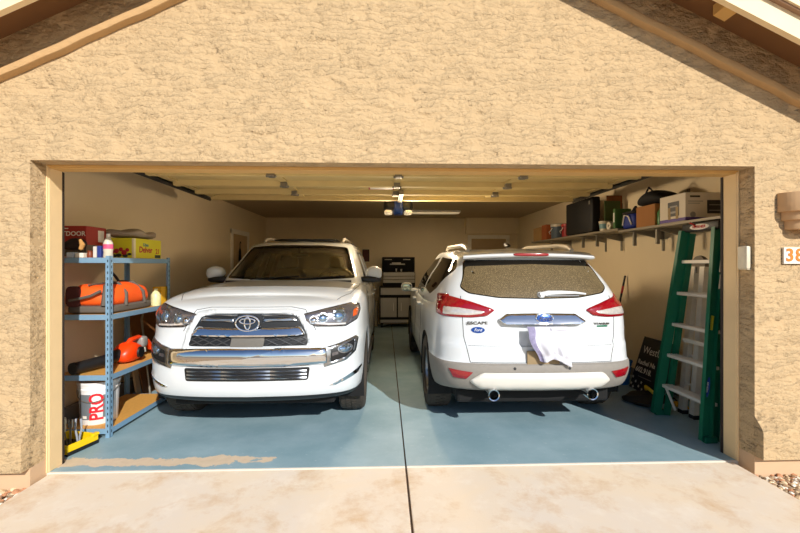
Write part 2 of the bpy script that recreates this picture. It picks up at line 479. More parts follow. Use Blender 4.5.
# door jambs and header
b = MB(); b.box(OL, JL, YD, YD+.12, 0, OT, .004); struct('trim_13', b, M['trim'])
b = MB(); b.box(OL, JL-.004, YD-.012, YD, 0, OT, .002); struct('trim_14', b, M['trim'])
b = MB(); b.box(JR, OR, YD, YD+.12, 0, OT, .004); struct('trim_15', b, M['trim'])
b = MB(); b.box(JR+.004, OR, YD-.012, YD, 0, OT, .002); struct('trim_16', b, M['trim'])
b = MB(); b.box(JL, JR, YD, YD+.12, JT, OT, .004); struct('trim_17', b, M['trim_wood'])
b = MB(); b.box(JL-.004, JR+.004, YD-.012, YD, JT+.01, OT, .002); struct('trim_18', b, M['trim_wood'])
b = MB(); b.box(JL-.012, JL+.001, YD+.12, YD+.14, 0, JT, .002); struct('trim_19', b, M['rubber'])
b = MB(); b.box(JR-.006, JR+.004, YD+.118, YD+.14, 0, JT, .002); struct('trim_20', b, M['rubber'])
# shell
b = MB(); b.box(XL-.14, XL, YD+.14, YB+.14, -.1, ZC+.1); struct('wall_left', b, M['wall_in'])
b = MB(); b.box(XR, XR+.14, YD+.14, YB+.14, -.1, ZC+.1); struct('wall_right', b, M['wall_in'])
b = MB(); b.box(XL, XR, YB, YB+.14, -.1, ZC+.1); struct('wall_back', b, M['wall_in'])
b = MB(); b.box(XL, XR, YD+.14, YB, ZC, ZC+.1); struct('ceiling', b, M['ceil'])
b = MB(); b.box(XL, JL-.02, YD+.14, YD+.15, 0, ZC); b.box(JR+.02, XR, YD+.14, YD+.15, 0, ZC); b.box(JL-.02, JR+.02, YD+.14, YD+.15, OT+.02, ZC); struct('wall_front_inner', b, M['wall_in'])
b = MB(); b.box(XL, XL+.05, YD+.15, YB, 0, .17, .006); struct('baseboard_left', b, M['curb'])
b = MB(); b.box(XR-.03, XR, YD+.15, YB, 0, .10, .006); struct('baseboard_right', b, M['curb'])
# floors: two bays with a joint between, driveway the same
XJ = .15
b = MB(); b.box(XL-.1, XJ-.006, YD+.012, YB+.1, -.12, 0); b.box(XJ+.006, XR+.1, YD+.012, YB+.1, -.12, 0); struct('floor', b, M['floor'])
b = MB(); b.box(OL, XJ-.006, YD-.007, YD+.012, -.12, 0, .004); b.box(XJ+.006, OR, YD-.007, YD+.012, -.12, 0, .004); struct('trim_21', b, M['lip'])
b = MB(); b.box(-2.37, XJ-.007, -4.5, YD-.008, -.12, -.007, .006); b.box(XJ+.007, 2.60, -4.5, YD-.008, -.12, -.007, .006); struct('driveway', b, M['drive'])
b = MB(); b.box(XJ-.02, XJ+.02, -4.5, YB, -.13, -.022); struct('trim_22', b, M['joint'])
# earth all round
M['earth'] = mat('desert_ground', 'b89874', .95, var=.2, vscale=1.5, bump=.4, bscale=14)
b = MB(); b.box(-40, 40, -60, 14, -.4, -.075); struct('ground', b, M['earth'])
M['road'] = mat('street_asphalt', '6f6a64', .9, var=.12, vscale=3)
b = MB(); b.box(-40, 40, -13, -4.6, -.2, -.04); struct('street', b, M['road'])
# gravel beds
def gravel_mat():
    t = NT('river_gravel'); g = t.n('ShaderNodeNewGeometry'); r = t.n('ShaderNodeValToRGB')
    cr = r.color_ramp; cr.interpolation = 'CONSTANT'
    cols = ['d8bd96', 'a98a68', 'eadfc8', 'c08a64', 'd6ba92', '9c8468', 'e2caa2', 'f2eadb']
    while len(cr.elements) < len(cols): cr.elements.new(.5)
    for i, c in enumerate(cols): cr.elements[i].position = i/len(cols); cr.elements[i].color = lin(c)
    t.l(g.outputs['Random Per Island'], r.inputs['Fac']); t.l(r.outputs['Color'], t.b.inputs['Base Color'])
    t.b.inputs['Roughness'].default_value = .8; return t.m
M['gravel'] = gravel_mat()
def gravel(x0, x1, y0, y1, n, name, label):
    rnd = random.Random(3); b = bmesh.new(); bmesh.ops.create_icosphere(b, subdivisions=1, radius=1)
    base = [v.co.copy() for v in b.verts]; fs = [[v.index for v in f.verts] for f in b.faces]; b.free()
    V, F = [], []
    for i in range(n):
        s = rnd.uniform(.009, .021); Mx = Matrix.Rotation(rnd.uniform(0, 6.3), 3, 'Z') @ Matrix.Rotation(rnd.uniform(-.5, .5), 3, 'X')
        sc = Vector((s*rnd.uniform(.9, 1.5), s, s*rnd.uniform(.5, .85))); c = Vector((rnd.uniform(x0, x1), rnd.uniform(y0, y1), rnd.uniform(-.068, -.038)))
        k = len(V)
        for q in base: V.append(c+Mx @ Vector((q.x*sc.x*rnd.uniform(.85, 1.1), q.y*sc.y, q.z*sc.z)))
        F += [[k+j for j in f] for f in fs]
    me = bpy.data.meshes.new(name); me.from_pydata(V, [], F); o = link_mesh(name, me, M['gravel'])
    tag(o, label, 'gravel', None, 'stuff')
gravel(-3.5, -2.385, 1.7, 2.86, 5200, 'gravel', 'river gravel strip left of the driveway at the wall foot')
gravel(2.615, 3.7, 1.7, 2.86, 5200, 'gravel', 'multicoloured river gravel strip right of the driveway at the wall foot')

M['frame_white'] = mat('door_frame_paint', 'f6eedd', .5)
# side door on the left wall, alcove door on the back wall
def door(name, M4, w, h, panel=True):
    b = MB(); b.box(0, .09, -.03, .0, 0, h+.08, .004); b.box(w-.09, w, -.03, 0, 0, h+.08, .004); b.box(0, w, -.032, 0, h, h+.09, .004)
    o = b.build(name, M['frame_white'], None, M=M4); o['kind'] = 'structure'
    b = MB(); b.box(.09, w-.09, -.012, 0, 0, h, .003)
    if panel:
        for z0, z1 in ((.2, .9), (1.05, h-.2)): b.box(.2, w-.2, -.022, -.01, z0, z1, .008)
    b.build('door_leaf', M['door_paint'], o, M=M4)
    b = MB(); b.sphere((w-.16, -.05, 1.0), .028); b.lathe([(.012, 0), (.012, .05)], 10, T(w-.16, 0, 1.0) @ R(PI/2, 'X')); b.build('door_handle', mat('brass_handle', 'a88646', .3, 1), o, True, M=M4)
    return o
d1 = door('door_1', T(XL, 7.9, 0) @ R(PI/2, 'Z'), 1.0, 2.07)
# the alcove header and door at the back right
door('door_2', T(2.05, YB, 0), 1.05, 2.12)
b = MB(); b.box(1.98, 3.3, YB-.16, YB, 2.24, ZC); struct('trim_23', b, M['wall_in'])
# ================================================================== cars
M['white'] = mat('white_car_paint', 'd2d7d9', .28, coat=.8, var=0)
M['black_plastic'] = mat('black_plastic', '17181a', .45, var=0)
M['black_gloss'] = mat('gloss_black', '0b0b0d', .12, var=0)
M['chrome'] = mat('chrome', 'dfe3e8', .05, 1, var=0)
M['satin'] = mat('satin_silver', 'a9adb2', .28, 1, var=0)
M['alloy'] = mat('alloy_wheel', '8f9296', .3, .9, var=0)
M['tire'] = mat('tire_rubber', '3a332b', .85, var=.2, vscale=20, bump=.2)
M['liner'] = mat('wheel_liner', '0d0d0d', .9, var=0)
M['gap'] = mat('panel_gap', '2c2a27', .7, var=0)
M['red_lens'] = mat('red_lens', '8f0718', .12, coat=1, var=.15, vscale=25)
M['clear_lens'] = mat('clear_lens', 'd9d3cc', .12, .35, coat=1, var=.25, vscale=40)
M['amber'] = mat('amber_lens', 'c8521a', .15, coat=1, var=.1)
M['lamp_dark'] = mat('lamp_housing', '77757a', .18, .7, var=.35, vscale=22, coat=1)
M['lamp_blue'] = mat('projector_lens', '9fb6cc', .05, .9, var=.1)
M['seat'] = mat('seat_leather', '9a9680', .6)
M['dash'] = mat('dashboard_plastic', '4a473e', .6)
M['badge_blue'] = mat('badge_blue', '1f4fa0', .2, .3, coat=1, var=0)
M['clad'] = mat('grey_bumper_plastic', '87827a', .6, var=.1, vscale=30, bump=.1, bscale=200)
M['insert'] = mat('pearl_skid_insert', 'dcd8cd', .35, coat=.4, var=0)
M['darkglass'] = mat('privacy_glass', '15130f', .05, spec=.35, var=0)
def glass_mat():
    t = NT('windshield_glass'); g = t.n('ShaderNodeBsdfGlossy'); g.inputs['Roughness'].default_value = .02
    tr = t.n('ShaderNodeBsdfTransparent'); tr.inputs[0].default_value = (.80, .84, .78, 1)
    f = t.n('ShaderNodeFresnel'); f.inputs[0].default_value = 1.5
    mx = t.n('ShaderNodeMixShader'); t.l(t.math('ADD', t.math('MULTIPLY', f.outputs[0], 1.3), .09), mx.inputs[0])
    t.l(tr.outputs[0], mx.inputs[1]); t.l(g.outputs[0], mx.inputs[2]); t.l(mx.outputs[0], t.out.inputs[0]); return t.m
M['glass'] = glass_mat()
def dusty():
    t = NT('dusty_rear_glass'); v = t.coord(); c = t.b
    n = t.ramp(t.noise(v, 150, 3, .7), .50, .66); n2 = t.noise(v, 7, 4)
    base = t.mix(n2, lin('4a3f2c'), lin('64563c')); t.l(t.mix(t.math('MULTIPLY', n, .75), base, lin('a08d68')), c.inputs['Base Color'])
    c.inputs['Roughness'].default_value = .35; c.inputs['Specular IOR Level'].default_value = .35; return t.m
M['dusty'] = dusty()
M['wiperclean'] = mat('wiped_glass', '4d4330', .12, var=.1)
M['plate_shaded'] = mat('license_plate', '8f7a58', .5)  # brown is the plate with its shade mixed into the colour
M['rail'] = mat('silver_rail_paint', 'bdb5a6', .4, .2, var=0)
M['antenna'] = M['black_plastic']

def carnet(cols, rows, fb, rb, zfw, zrw):
    out = []
    for r in rows:
        wr, zf, zs, zr, fy, ry = r[:6]
        row = []
        for i, (x, y) in enumerate(cols):
            z = zs+(zf-zs)*zfw[i]+(zr-zs)*zrw[i]
            w = wr[i] if isinstance(wr, (list, tuple)) else wr
            row.append((x*w, y+fy*fb[i]-ry*rb[i], z))
        out.append(row)
    return out

def make_wheel(name, r, w, rimr, parent, loc, out, n_spoke=10):
    """wheel axis along x, out=+1 outer face towards +x"""
    Mx = T(*loc) @ R(PI/2*out, 'Y')          # local +z -> outward x
    h = w/2
    b = MB()
    b.lathe([(rimr*.99, h*.80), (rimr*.97, h*.55), (rimr*.55, h*.30), (rimr*.22, h*.45), (0, h*.5)], 36, Mx)
    b.lathe([(rimr*.97, h*.55), (rimr*.93, -h*.8), (rimr*.99, -h*.86)], 36, Mx)
    for k in range(n_spoke):
        a = 2*PI*k/n_spoke
        b.box(rimr*.15, rimr*.96, -rimr*.07, rimr*.07, h*.42, h*.66, .008, Mx @ R(a, 'Z'), 1)
    b.lathe([(0, h*.72), (rimr*.16, h*.70), (rimr*.18, h*.4)], 20, Mx)
    wh = b.build(name, M['alloy'], parent, True)
    b = MB(); b.lathe([(rimr*.96, h*.78), (rimr*1.02, h*.98), (r*.90, h*1.02), (r*.965, h*.93), (r*.995, h*.72), (r, h*.35), (r, -h*.35), (r*.995, -h*.72), (r*.965, -h*.93), (r*.90, -h*1.02), (rimr*1.02, -h*.98), (rimr*.96, -h*.8)], 60, Mx)
    # tread blocks
    nt_ = 46
    for k in range(nt_):
        a = 2*PI*k/nt_
        for j, (z0, z1) in enumerate(((-.80, -.48), (-.40, -.06), (.02, .36), (.44, .80))):
            aa = a+(.5 if j % 2 else 0)*2*PI/nt_
            lift = r-.004 if abs((z0+z1)/2) < .5 else r*.992-.006
            b.box(lift-.004, lift+.008, -r*PI/nt_*.78, r*PI/nt_*.78, h*z0, h*z1, 0, Mx @ R(aa, 'Z'))
    b.build('tire', M['tire'], wh, True, 30)
    return wh
def liner(name, parent, x, y, r, w, z):
    b = MB()
    pts = [(r*math.cos(a), r*math.sin(a)) for a in np.linspace(-.35, PI+.35, 25)]
    b.grid(lambda u, v: (x+(v-.5)*w, y+pts[int(round(u*24))][0], z+pts[int(round(u*24))][1]), 24, 4)
    return b.build(name, M['liner'], parent, True)
def cyl_cutter(x0, x1, y, z, r):
    b = MB(); b.lathe([(0, 0), (r, 0), (r, x1-x0), (0, x1-x0)], 56, T(x0, y, z) @ R(PI/2, 'Y')); return b.build('cut', None)

# ------------------------------------------------------------------ SUV, nose out
SX, SY = -1.143, 3.42
suv = thing('suv', 'white SUV parked nose-out in the left bay with a chrome bar across its bumper', 'car', (SX, SY, 0))
cols = [(0, 0), (.36, .018), (.62, .06), (.80, .135), (.90, .27), (.942, .48), (.962, .88), (.945, 1.5), (.945, 2.6), (.962, 3.67), (.945, 4.35), (.88, 4.72), (.5, 4.80), (0, 4.83)]
fb = [1, 1, 1, .9, .6, .25, 0, 0, 0, 0, 0, 0, 0, 0]
rb = [0, 0, 0, 0, 0, 0, 0, 0, 0, 0, .4, 1, 1, 1]
zfw = [1, 1, 1, .95, .75, .4, .08, 0, 0, 0, 0, 0, 0, 0]
zrw = [0, 0, 0, 0, 0, 0, 0, 0, 0, 0, .3, .8, 1, 1]
rows = [
 (0.0, .30, .30, .34, .20, .1), (.90, .31, .30, .34, .12, .06), (.965, .352, .34, .40, .05, .02), (.99, .43, .42, .48, .012, 0),
 (1.0, .53, .55, .60, .0, 0), (1.0, .63, .66, .70, .004, 0), (1.0, .70, .74, .76, -.006, 0), (1.0, .78, .84, .84, .008, 0),
 (.995, .84, .90, .90, .055, .02), (.992, .95, .98, 1.0, .070, .03), (.985, 1.03, 1.05, 1.06, .085, .04),
 (.972, 1.075, 1.105, 1.1, .105, .05), (.95, 1.105, 1.15, 1.14, .14, .06), (.91, 1.13, 1.185, 1.18, .20, .08), (.82, 1.148, 1.205, 1.19, .28, .10), (.55, 1.165, 1.215, 1.19, .38, .10), (0.0, 1.175, 1.225, 1.19, .42, .10)]
net = carnet(cols, rows, fb, rb, zfw, zrw)
# the hood climbs towards the cowl
for row in net[10:]:
    for i, p in enumerate(row):
        x, y, z = p
        if y < 1.75: z += .062*max(0, min(1, (y-.6)/1.1))*(1 if i < 8 else 0)
        if y > .2 and i < 8: z += .016*max(0, min(1, (y-.2)/.5))*max(0, min(1, (.62-x)/.10))
        row[i] = (x, y, z)
b = MB(); b.add(net_bm(net)); low = b.build('lower', M['white'])
# greenhouse
gc = [(0, 1.42), (.42, 1.45), (.72, 1.54), (.835, 1.67), (.875, 2.06), (.875, 2.9), (.87, 3.9), (.80, 4.55), (.5, 4.72), (0, 4.75)]
def ghrow(zt, t, xr, yf, yr, crown=0):
    row = []
    for i, (x, y) in enumerate(gc):
        wf = [1, 1, .98, .93, .6, .25, .05, 0, 0, 0][i]; wb = [0, 0, 0, 0, 0, 0, .1, .8, 1, 1][i]
        row.append((x*xr, y+yf*wf-yr*wb, zt+crown*(1-(x/.875)**2)-(.028*wf*t)))
    return row
grow = [[(0, p[1], 1.0) for p in ghrow(1.0, 0, 1, 0, 0)], ghrow(1.0, 0, .99, -.06, 0), ghrow(1.20, 0, 1.0, -.02, 0), ghrow(1.285, 0, .985, .04, .02), ghrow(1.51, .5, .90, .325, .10), ghrow(1.715, 1, .81, .575, .22), ghrow(1.768, 1, .77, .655, .30), ghrow(1.793, 1, .70, .74, .36), ghrow(1.803, .8, .5, .95, .45, .01), [(0, p[1], p[2]) for p in ghrow(1.803, .6, .3, 1.0, .5, .015)]]
b = MB(); b.add(net_bm(grow, .06)); gh = b.build('gh', M['white'])
gbvh = bvh_of(gh)
boolean(low, [gh], 'UNION')
body = low; body.name = 'body'; body.data.name = 'body'
for p in body.data.polygons: p.use_smooth = True
sbvh = bvh_of(body)
# cuts: wheel arches, cabin, windows
R_W = .395
cut = []
for y in (.88, 3.67):
    cut += [cyl_cutter(.62, 1.2, y, R_W, .455), cyl_cutter(-1.2, -.62, y, R_W, .455)]
b = MB(); b.prism([(1.95, .55), (1.98, 1.16), (2.14, 1.50), (2.28, 1.71), (2.6, 1.74), (4.2, 1.73), (4.45, 1.5), (4.6, 1.15), (4.6, .55)], 'x', -.60, .60); 
cab = b.build('cab', None)
b = MB(); b.prism([(-.80, .55), (-.80, 1.2), (-.63, 1.69), (.63, 1.69), (.80, 1.2), (.80, .55)], 'y', 2.05, 4.5); cab2 = b.build('cab2', None)
WS = round_outline([(-.775, 1.310), (-.3, 1.290), (.3, 1.290), (.775, 1.310), (.635, 1.705), (.3, 1.73), (-.3, 1.73), (-.635, 1.705)], .035)
b = MB(); b.prism(WS, 'y', 1.15, 2.62); wsc = b.build('wsc', None)
W1 = round_outline([(2.12, 1.24), (3.02, 1.24), (3.02, 1.655), (2.52, 1.655)], .04)
W2 = round_outline([(3.10, 1.24), (3.72, 1.24), (3.74, 1.655), (3.10, 1.655)], .04)
cw = []
for W_ in (W1, W2):
    b = MB(); b.prism(W_, 'x', -1.2, 1.2); cw.append(b.build('cw', None))
boolean(body, cut+[cab, cab2, wsc]+cw); body.parent = suv
for p in body.data.polygons: p.use_smooth = True
body.data.set_sharp_from_angle(angle=math.radians(32))
split_faces(body, lambda c: c.z < .372, 'lower_valance', M['black_plastic'], suv, [((0, 0, .372), (0, 0, 1))])
for y in (.88, 3.67):
    for s in (1, -1):
        liner('wheel_liner', suv, s*.78, y, .452, .33, R_W)
        make_wheel('wheel', R_W, .245, .262, suv, (s*.815, y, R_W), s, 12)
# glass
g = dict(off=-.012, skirt=0, step=.06)
patch('windshield', gbvh, round_outline([(-.783, 1.302), (-.3, 1.282), (.3, 1.282), (.783, 1.302), (.643, 1.713), (.3, 1.738), (-.3, 1.738), (-.643, 1.713)], .035), 'front', M['glass'], suv, **g)
for s in ('right', 'left'):
    patch('door_window', gbvh, W1, s, M['darkglass'], suv, **g); patch('door_window', gbvh, W2, s, M['darkglass'], suv, **g)
    patch('quarter_window', gbvh, round_outline([(3.83, 1.25), (4.42, 1.26), (4.2, 1.62), (3.83, 1.64)], .04), s, M['darkglass'], suv, off=.002, step=.06)
patch('rear_window', gbvh, round_outline([(-.6, 1.25), (.6, 1.25), (.48, 1.64), (-.48, 1.64)], .05), 'rear', M['darkglass'], suv, off=.002, step=.06)
# black band and gasket round the windshield
patch('windshield_gasket', gbvh, WS, 'front', M['black_gloss'], suv, off=.0015, step=.06, skirt=.02,
      inner=round_outline([(-.755, 1.335), (-.3, 1.318), (.3, 1.318), (.755, 1.335), (.62, 1.685), (.3, 1.705), (-.3, 1.705), (-.62, 1.685)], .035))
# interior
b = MB(); b.bulge(-.74, .74, 1.80, 2.36, .85, 1.235, 8, 5); b.bulge(.18, .58, 1.95, 2.30, 1.1, 1.29, 5, 3); dsh = b.build('dashboard', M['dash'], suv, True)
for s in (-.37, .37):
    b = MB(); b.bulge(s-.26, s+.26, 2.50, 3.05, .72, .92, 5, 4); b.bulge(s-.25, s+.25, 2.92, 3.10, .85, 1.42, 6, 4, M=T(0, .2, 0)@Matrix.Shear('XZ', 4, (0, 0)) ); st = b.build('front_seat', M['seat'], suv, True)
    b = MB(); b.bulge(s-.13, s+.13, 3.13, 3.24, 1.42, 1.61, 5, 3.5); b.box(s-.06, s-.045, 3.18, 3.195, 1.36, 1.45); b.box(s+.045, s+.06, 3.18, 3.195, 1.36, 1.45); b.build('headrest', M['seat'], st, True)
b = MB(); b.bulge(-.62, .62, 3.75, 3.95, .8, 1.40, 6, 5); b.build('rear_bench', M['seat'], suv, True)
b = MB()
wc = Matrix.Translation((.37, 2.40, 1.20)) @ R(math.radians(-68), 'X')
b.tube([wc @ Vector((.185*math.cos(a), .185*math.sin(a), 0)) for a in np.linspace(0, 2*PI, 30, endpoint=False)], .016, 8, closed=True)
for a in (0, PI, -PI/2): b.tube([wc @ Vector((.05*math.cos(a), .05*math.sin(a), -.02)), wc @ Vector((.18*math.cos(a), .18*math.sin(a), 0))], .014)
b.sphere((0, 0, -.02), .06, 1, 1, .5, M=wc); b.build('steering_wheel', M['black_plastic'], suv, True)
b = MB(); b.bulge(-.12, .12, 2.13, 2.16, 1.575, 1.635, 4, 4); b.tube([(0, 2.15, 1.62), (0, 2.16, 1.69)], .012); b.build('rearview_mirror', M['black_plastic'], suv, True)
# cowl + wipers
b = MB(); b.prism([(-.74, 1.50), (0, 1.34), (.74, 1.50), (.72, 1.60), (0, 1.46), (-.72, 1.60)], 'z', 1.262, 1.285); b.build('cowl', M['black_plastic'], suv)
for x0, x1 in ((-.45, .12), (.08, .66)):
    b = MB(); a = [Vector((x0+(x1-x0)*t, hit(gbvh, x0+(x1-x0)*t, 1.30+.035*t, 'front').y-.012, 1.30+.035*t)) for t in np.linspace(0, 1, 12)]
    b.tube(a, .009, 6); b.build('wiper', M['black_plastic'], suv, True)
# grille: white surround, dark opening, bars
GO = round_outline([(-.495, .795), (.495, .795), (.475, .90), (.40, 1.035), (.30, 1.056), (-.30, 1.056), (-.40, 1.035), (-.475, .90)], .03)
GS = round_outline([(-.55, .770), (.55, .770), (.535, .90), (.45, 1.072), (.33, 1.095), (-.33, 1.095), (-.45, 1.072), (-.535, .90)], .03)
patch('grille_surround', sbvh, GS, 'front', M['white'], suv, off=.004, step=.03, inner=GO, dome=.018, dw=.03, skirt=.03)
M['mesh'] = mat('dark_grey_mesh', '4a4b4d', .4, .3, var=0)
gr = patch('grille', sbvh, GO, 'front', M['black_plastic'], suv, off=.002, step=.05)
for s in (1, -1):
    bb = MB()
    for k in range(3):
        z = .812+k*.022
        for j in range(6):
            x0 = s*(.15+j*.055); x1 = s*(.15+j*.055+.05); h = hit(sbvh, (x0+x1)/2, z, 'front').y
            bb.tube([(x0, h-.008, z+(.011 if (j+k) % 2 else -.011)), (x1, h-.008, z+(-.011 if (j+k) % 2 else .011))], .0045, 5)
    bb.build('mesh', M['mesh'], gr, True)
patch('sensor_panel', sbvh, round_outline([(-.135, .792), (.135, .792), (.135, .872), (-.135, .872)], .008), 'front', mat('grey_sensor_panel', '6b675f', .35, var=0), gr, off=.012, step=.06)
patch('chrome_bar', sbvh, round_outline([(-.475, .882), (-.2, .873), (.2, .873), (.475, .882), (.425, .955), (.2, .945), (-.2, .945), (-.425, .955)], .02), 'front', M['chrome'], gr, off=.006, dome=.012, dw=.02, step=.015, tilt=.42)
for s in (1, -1):
    patch('slat', sbvh, round_outline([(s*.115, .985), (s*.41, .992), (s*.385, 1.028), (s*.115, 1.025)][::s], .008), 'front', M['satin'], gr, off=.004, dome=.02, dw=.02, step=.015)
    patch('slat', sbvh, round_outline([(s*.10, 1.036), (s*.37, 1.038), (s*.33, 1.052), (s*.10, 1.052)][::s], .004), 'front', M['satin'], gr, off=.004, dome=.012, dw=.01, step=.015)
# badge: three overlapping ovals
em = patch('badge', sbvh, ell(0, .985, .098, .066), 'front', mat('badge_backing', '39414c', .2, .6, var=0), suv, off=.026, dome=.008, dw=.03, step=.02, skirt=.03)
b = MB(); yb = hit(sbvh, 0, .985, 'front').y-.038
def ering(cx, cz, rx, rz, r): b.tube([(cx+rx*math.cos(a), yb+.0, cz+rz*math.sin(a)) for a in np.linspace(0, 2*PI, 40, endpoint=False)], r, 8, closed=True)
ering(0, .985, .096, .063, .008); ering(0, 1.002, .062, .022, .007); ering(0, .985, .024, .05, .007)
b.build('badge_ovals', M['chrome'], em, True)
# bumper bar
BB = round_outline([(-.66, .640), (-.3, .628), (.3, .628), (.66, .640), (.655, .775), (.3, .782), (-.3, .782), (-.655, .775)], .015)
bar = patch('bumper_bar', sbvh, BB, 'front', M['chrome'], suv, off=.012, dome=.020, dw=.05, step=.022, skirt=.03)
for s in (1, -1):
    FO = [(.63, .775), (.74, .800), (.885, .845), (.905, .82), (.885, .715), (.81, .655), (.63, .612)]
    FI = [(.685, .755), (.74, .772), (.868, .815), (.876, .80), (.862, .725), (.80, .680), (.685, .648)]
    if s < 0: FO = mirror(FO); FI = mirror(FI)
    f1 = patch('fog_lamp_bezel', sbvh, round_outline(FO, .012), 'front', M['satin'], suv, off=.012, step=.03, inner=round_outline(FI, .012), skirt=.03, dome=.006, dw=.012)
    patch('pocket', sbvh, round_outline(FI, .012), 'front', M['black_plastic'], f1, off=.006, step=.03)
    patch('fog_lamp', sbvh, ell(s*.80, .755, .048, .030), 'front', M['lamp_blue'], f1, off=.014, dome=.016, dw=.03, step=.015)
    patch('trim_ring', sbvh, ell(s*.80, .755, .060, .040), 'front', M['satin'], f1, off=.012, step=.02, inner=ell(s*.80, .755, .048, .030))
    patch('fin', sbvh, round_outline([(s*.695, .70), (s*.745, .712), (s*.745, .735), (s*.695, .728)][::s], .004), 'front', M['lamp_dark'], f1, off=.012, step=.03)
    # headlamps
    HL = [(.435, 1.050), (.47, .985), (.55, .945), (.66, .940), (.80, .935), (.895, .985), (.915, 1.06), (.90, 1.115), (.83, 1.130), (.62, 1.092)]
    if s < 0: HL = mirror(HL)
    hl = patch('headlamp', sbvh, round_outline(HL, .015), 'front', M['lamp_dark'], suv, off=.006, dome=.012, dw=.03, step=.022, skirt=.03)
    patch('headlamp_edge', sbvh, round_outline(HL, .015), 'front', M['black_gloss'], hl, off=.0085, step=.03, skirt=.01,
          inner=round_outline([(x+(s*.71-x)*.07, z+(1.035-z)*.11) for x, z in HL], .015), dome=.006, dw=.01)
    for cx, cz, rx, rz, m_ in ((.745, 1.035, .043, .046, 'lamp_blue'), (.61, 1.015, .035, .034, 'lamp_blue'), (.535, 1.0, .028, .026, 'chrome')):
        q = patch('projector', sbvh, ell(s*cx, cz, rx, rz), 'front', M[m_], hl, off=.020, dome=.016, dw=rx*.9, step=.012)
        patch('bezel', sbvh, ell(s*cx, cz, rx*1.32, rz*1.32), 'front', M['satin'], hl, off=.020, step=.03, inner=ell(s*cx, cz, rx, rz), dome=.006, dw=.01)
    AM = [(.855, 1.01), (.89, 1.02), (.90, 1.06), (.89, 1.085), (.858, 1.07)]
    patch('turn_signal', sbvh, round_outline(AM if s > 0 else mirror(AM), .01), 'front', M['amber'], hl, off=.018, dome=.008, dw=.02, step=.015)
    LB = [(.50, .972), (.66, .955), (.80, .952), (.80, .966), (.66, .970), (.52, .99)]
    patch('light_strip', sbvh, round_outline(LB if s > 0 else mirror(LB), .004), 'front', M['clear_lens'], hl, off=.019, step=.03)
    # lower corner accent
    AC = [(.665, .452), (.72, .450), (.90, .515), (.93, .55), (.925, .57), (.885, .535)]
    patch('corner_accent', sbvh, round_outline(AC if s > 0 else mirror(AC), .006), 'front', M['chrome'], suv, off=.008, step=.02, dome=.008, dw=.015)
# lower grille
LG = round_outline([(-.50, .512), (.50, .512), (.515, .618), (-.515, .618)], .02)
lg = patch('lower_grille', sbvh, LG, 'front', M['black_plastic'], suv, off=.004, step=.05)
for z in (.535, .563, .592):
    patch('slat', sbvh, [(-.49, z-.006), (-.2, z-.006), (.2, z-.006), (.49, z-.006), (.49, z+.007), (.2, z+.007), (-.2, z+.007), (-.49, z+.007)], 'front', M['satin'], lg, off=.010, dome=.010, dw=.008, step=.05)
# bumper creases as chrome-free dark gaps
def seam(bvh, pts, side, parent, r=.003, name='panel_gap'):
    b = MB(); b.tube(seam_pts(bvh, pts, side), r, 6); return b.build(name, M['gap'], parent, True)
seam(sbvh, [(.555, .91), (.46, 1.085), (.34, 1.106), (-.34, 1.106), (-.46, 1.085), (-.555, .91)], 'front', suv)
for s in (1, -1):
    seam(sbvh, [(s*.70, .38), (s*.80, .62), (s*.845, 1.2), (s*.835, 1.62)], 'top', suv)
    seam(sbvh, [(1.62, .55), (1.62, 1.18)], 'right' if s > 0 else 'left', suv); seam(sbvh, [(2.95, .55), (2.98, 1.2)], 'right' if s > 0 else 'left', suv)
    # mirrors
    b = MB(); b.bulge(.90, 1.10, 1.78, 1.93, 1.285, 1.435, 6, 3.0, lambda u, q: Vector((q.x, q.y+.05*(1-u.x), q.z+.022*(1-abs(2*u.x-1))*(u.z)+ .03*(1-u.x)*(1-u.z)))) if s > 0 else b.bulge(-1.10, -.90, 1.78, 1.93, 1.285, 1.435, 6, 3.0, lambda u, q: Vector((q.x, q.y+.05*u.x, q.z+.022*(1-abs(2*u.x-1))*(u.z)+.03*u.x*(1-u.z))))
    mr = b.build('side_mirror', M['white'], suv, True)
    b = MB(); x0, x1 = (.80, 1.09) if s > 0 else (-1.09, -.80); b.bulge(x0, x1, 1.80, 1.94, 1.245, 1.325, 5, 3); b.build('mirror_base', M['black_plastic'], mr, True)
    b = MB(); x0, x1 = (.90, 1.10) if s > 0 else (-1.10, -.90); b.bulge(x0, x1, 1.928, 1.942, 1.31, 1.42, 4, 4); b.build('mirror_glass', M['chrome'], mr, True)
    # roof rails
    b = MB(); xr = s*.545
    b.tube([(xr, 2.42, 1.79), (xr, 2.50, 1.825), (xr, 2.7, 1.85), (xr, 4.2, 1.85), (xr, 4.38, 1.80)], [.016, .022, .02, .02, .016], 8); b.box(xr-.02, xr+.02, 3.4, 3.5, 1.79, 1.84, .005); b.build('roof_rail', M['rail'], suv, True)
    b = MB()
    for y in (2.35, 3.35): b.bulge(min(s*.945, s*.985), max(s*.945, s*.985), y+.35, y+.55, 1.03, 1.065, 4, 4)
    b.build('door_handle', M['chrome'], suv, True)
    b = MB(); x0, x1 = sorted((s*.80, s*.955)); b.box(x0, x1, 1.42, 3.15, .30, .355, .015); b.build('running_board', M['black_plastic'], suv, True)
b = MB(); b.bulge(-.46, .46, 2.47, 3.0, 1.806, 1.84, 8, 6); b.build('sunroof', M['darkglass'], suv, True)
b = MB(); b.box(-.7, .7, .25, 4.6, .24, .34, .03); b.build('underbody', M['liner'], suv)

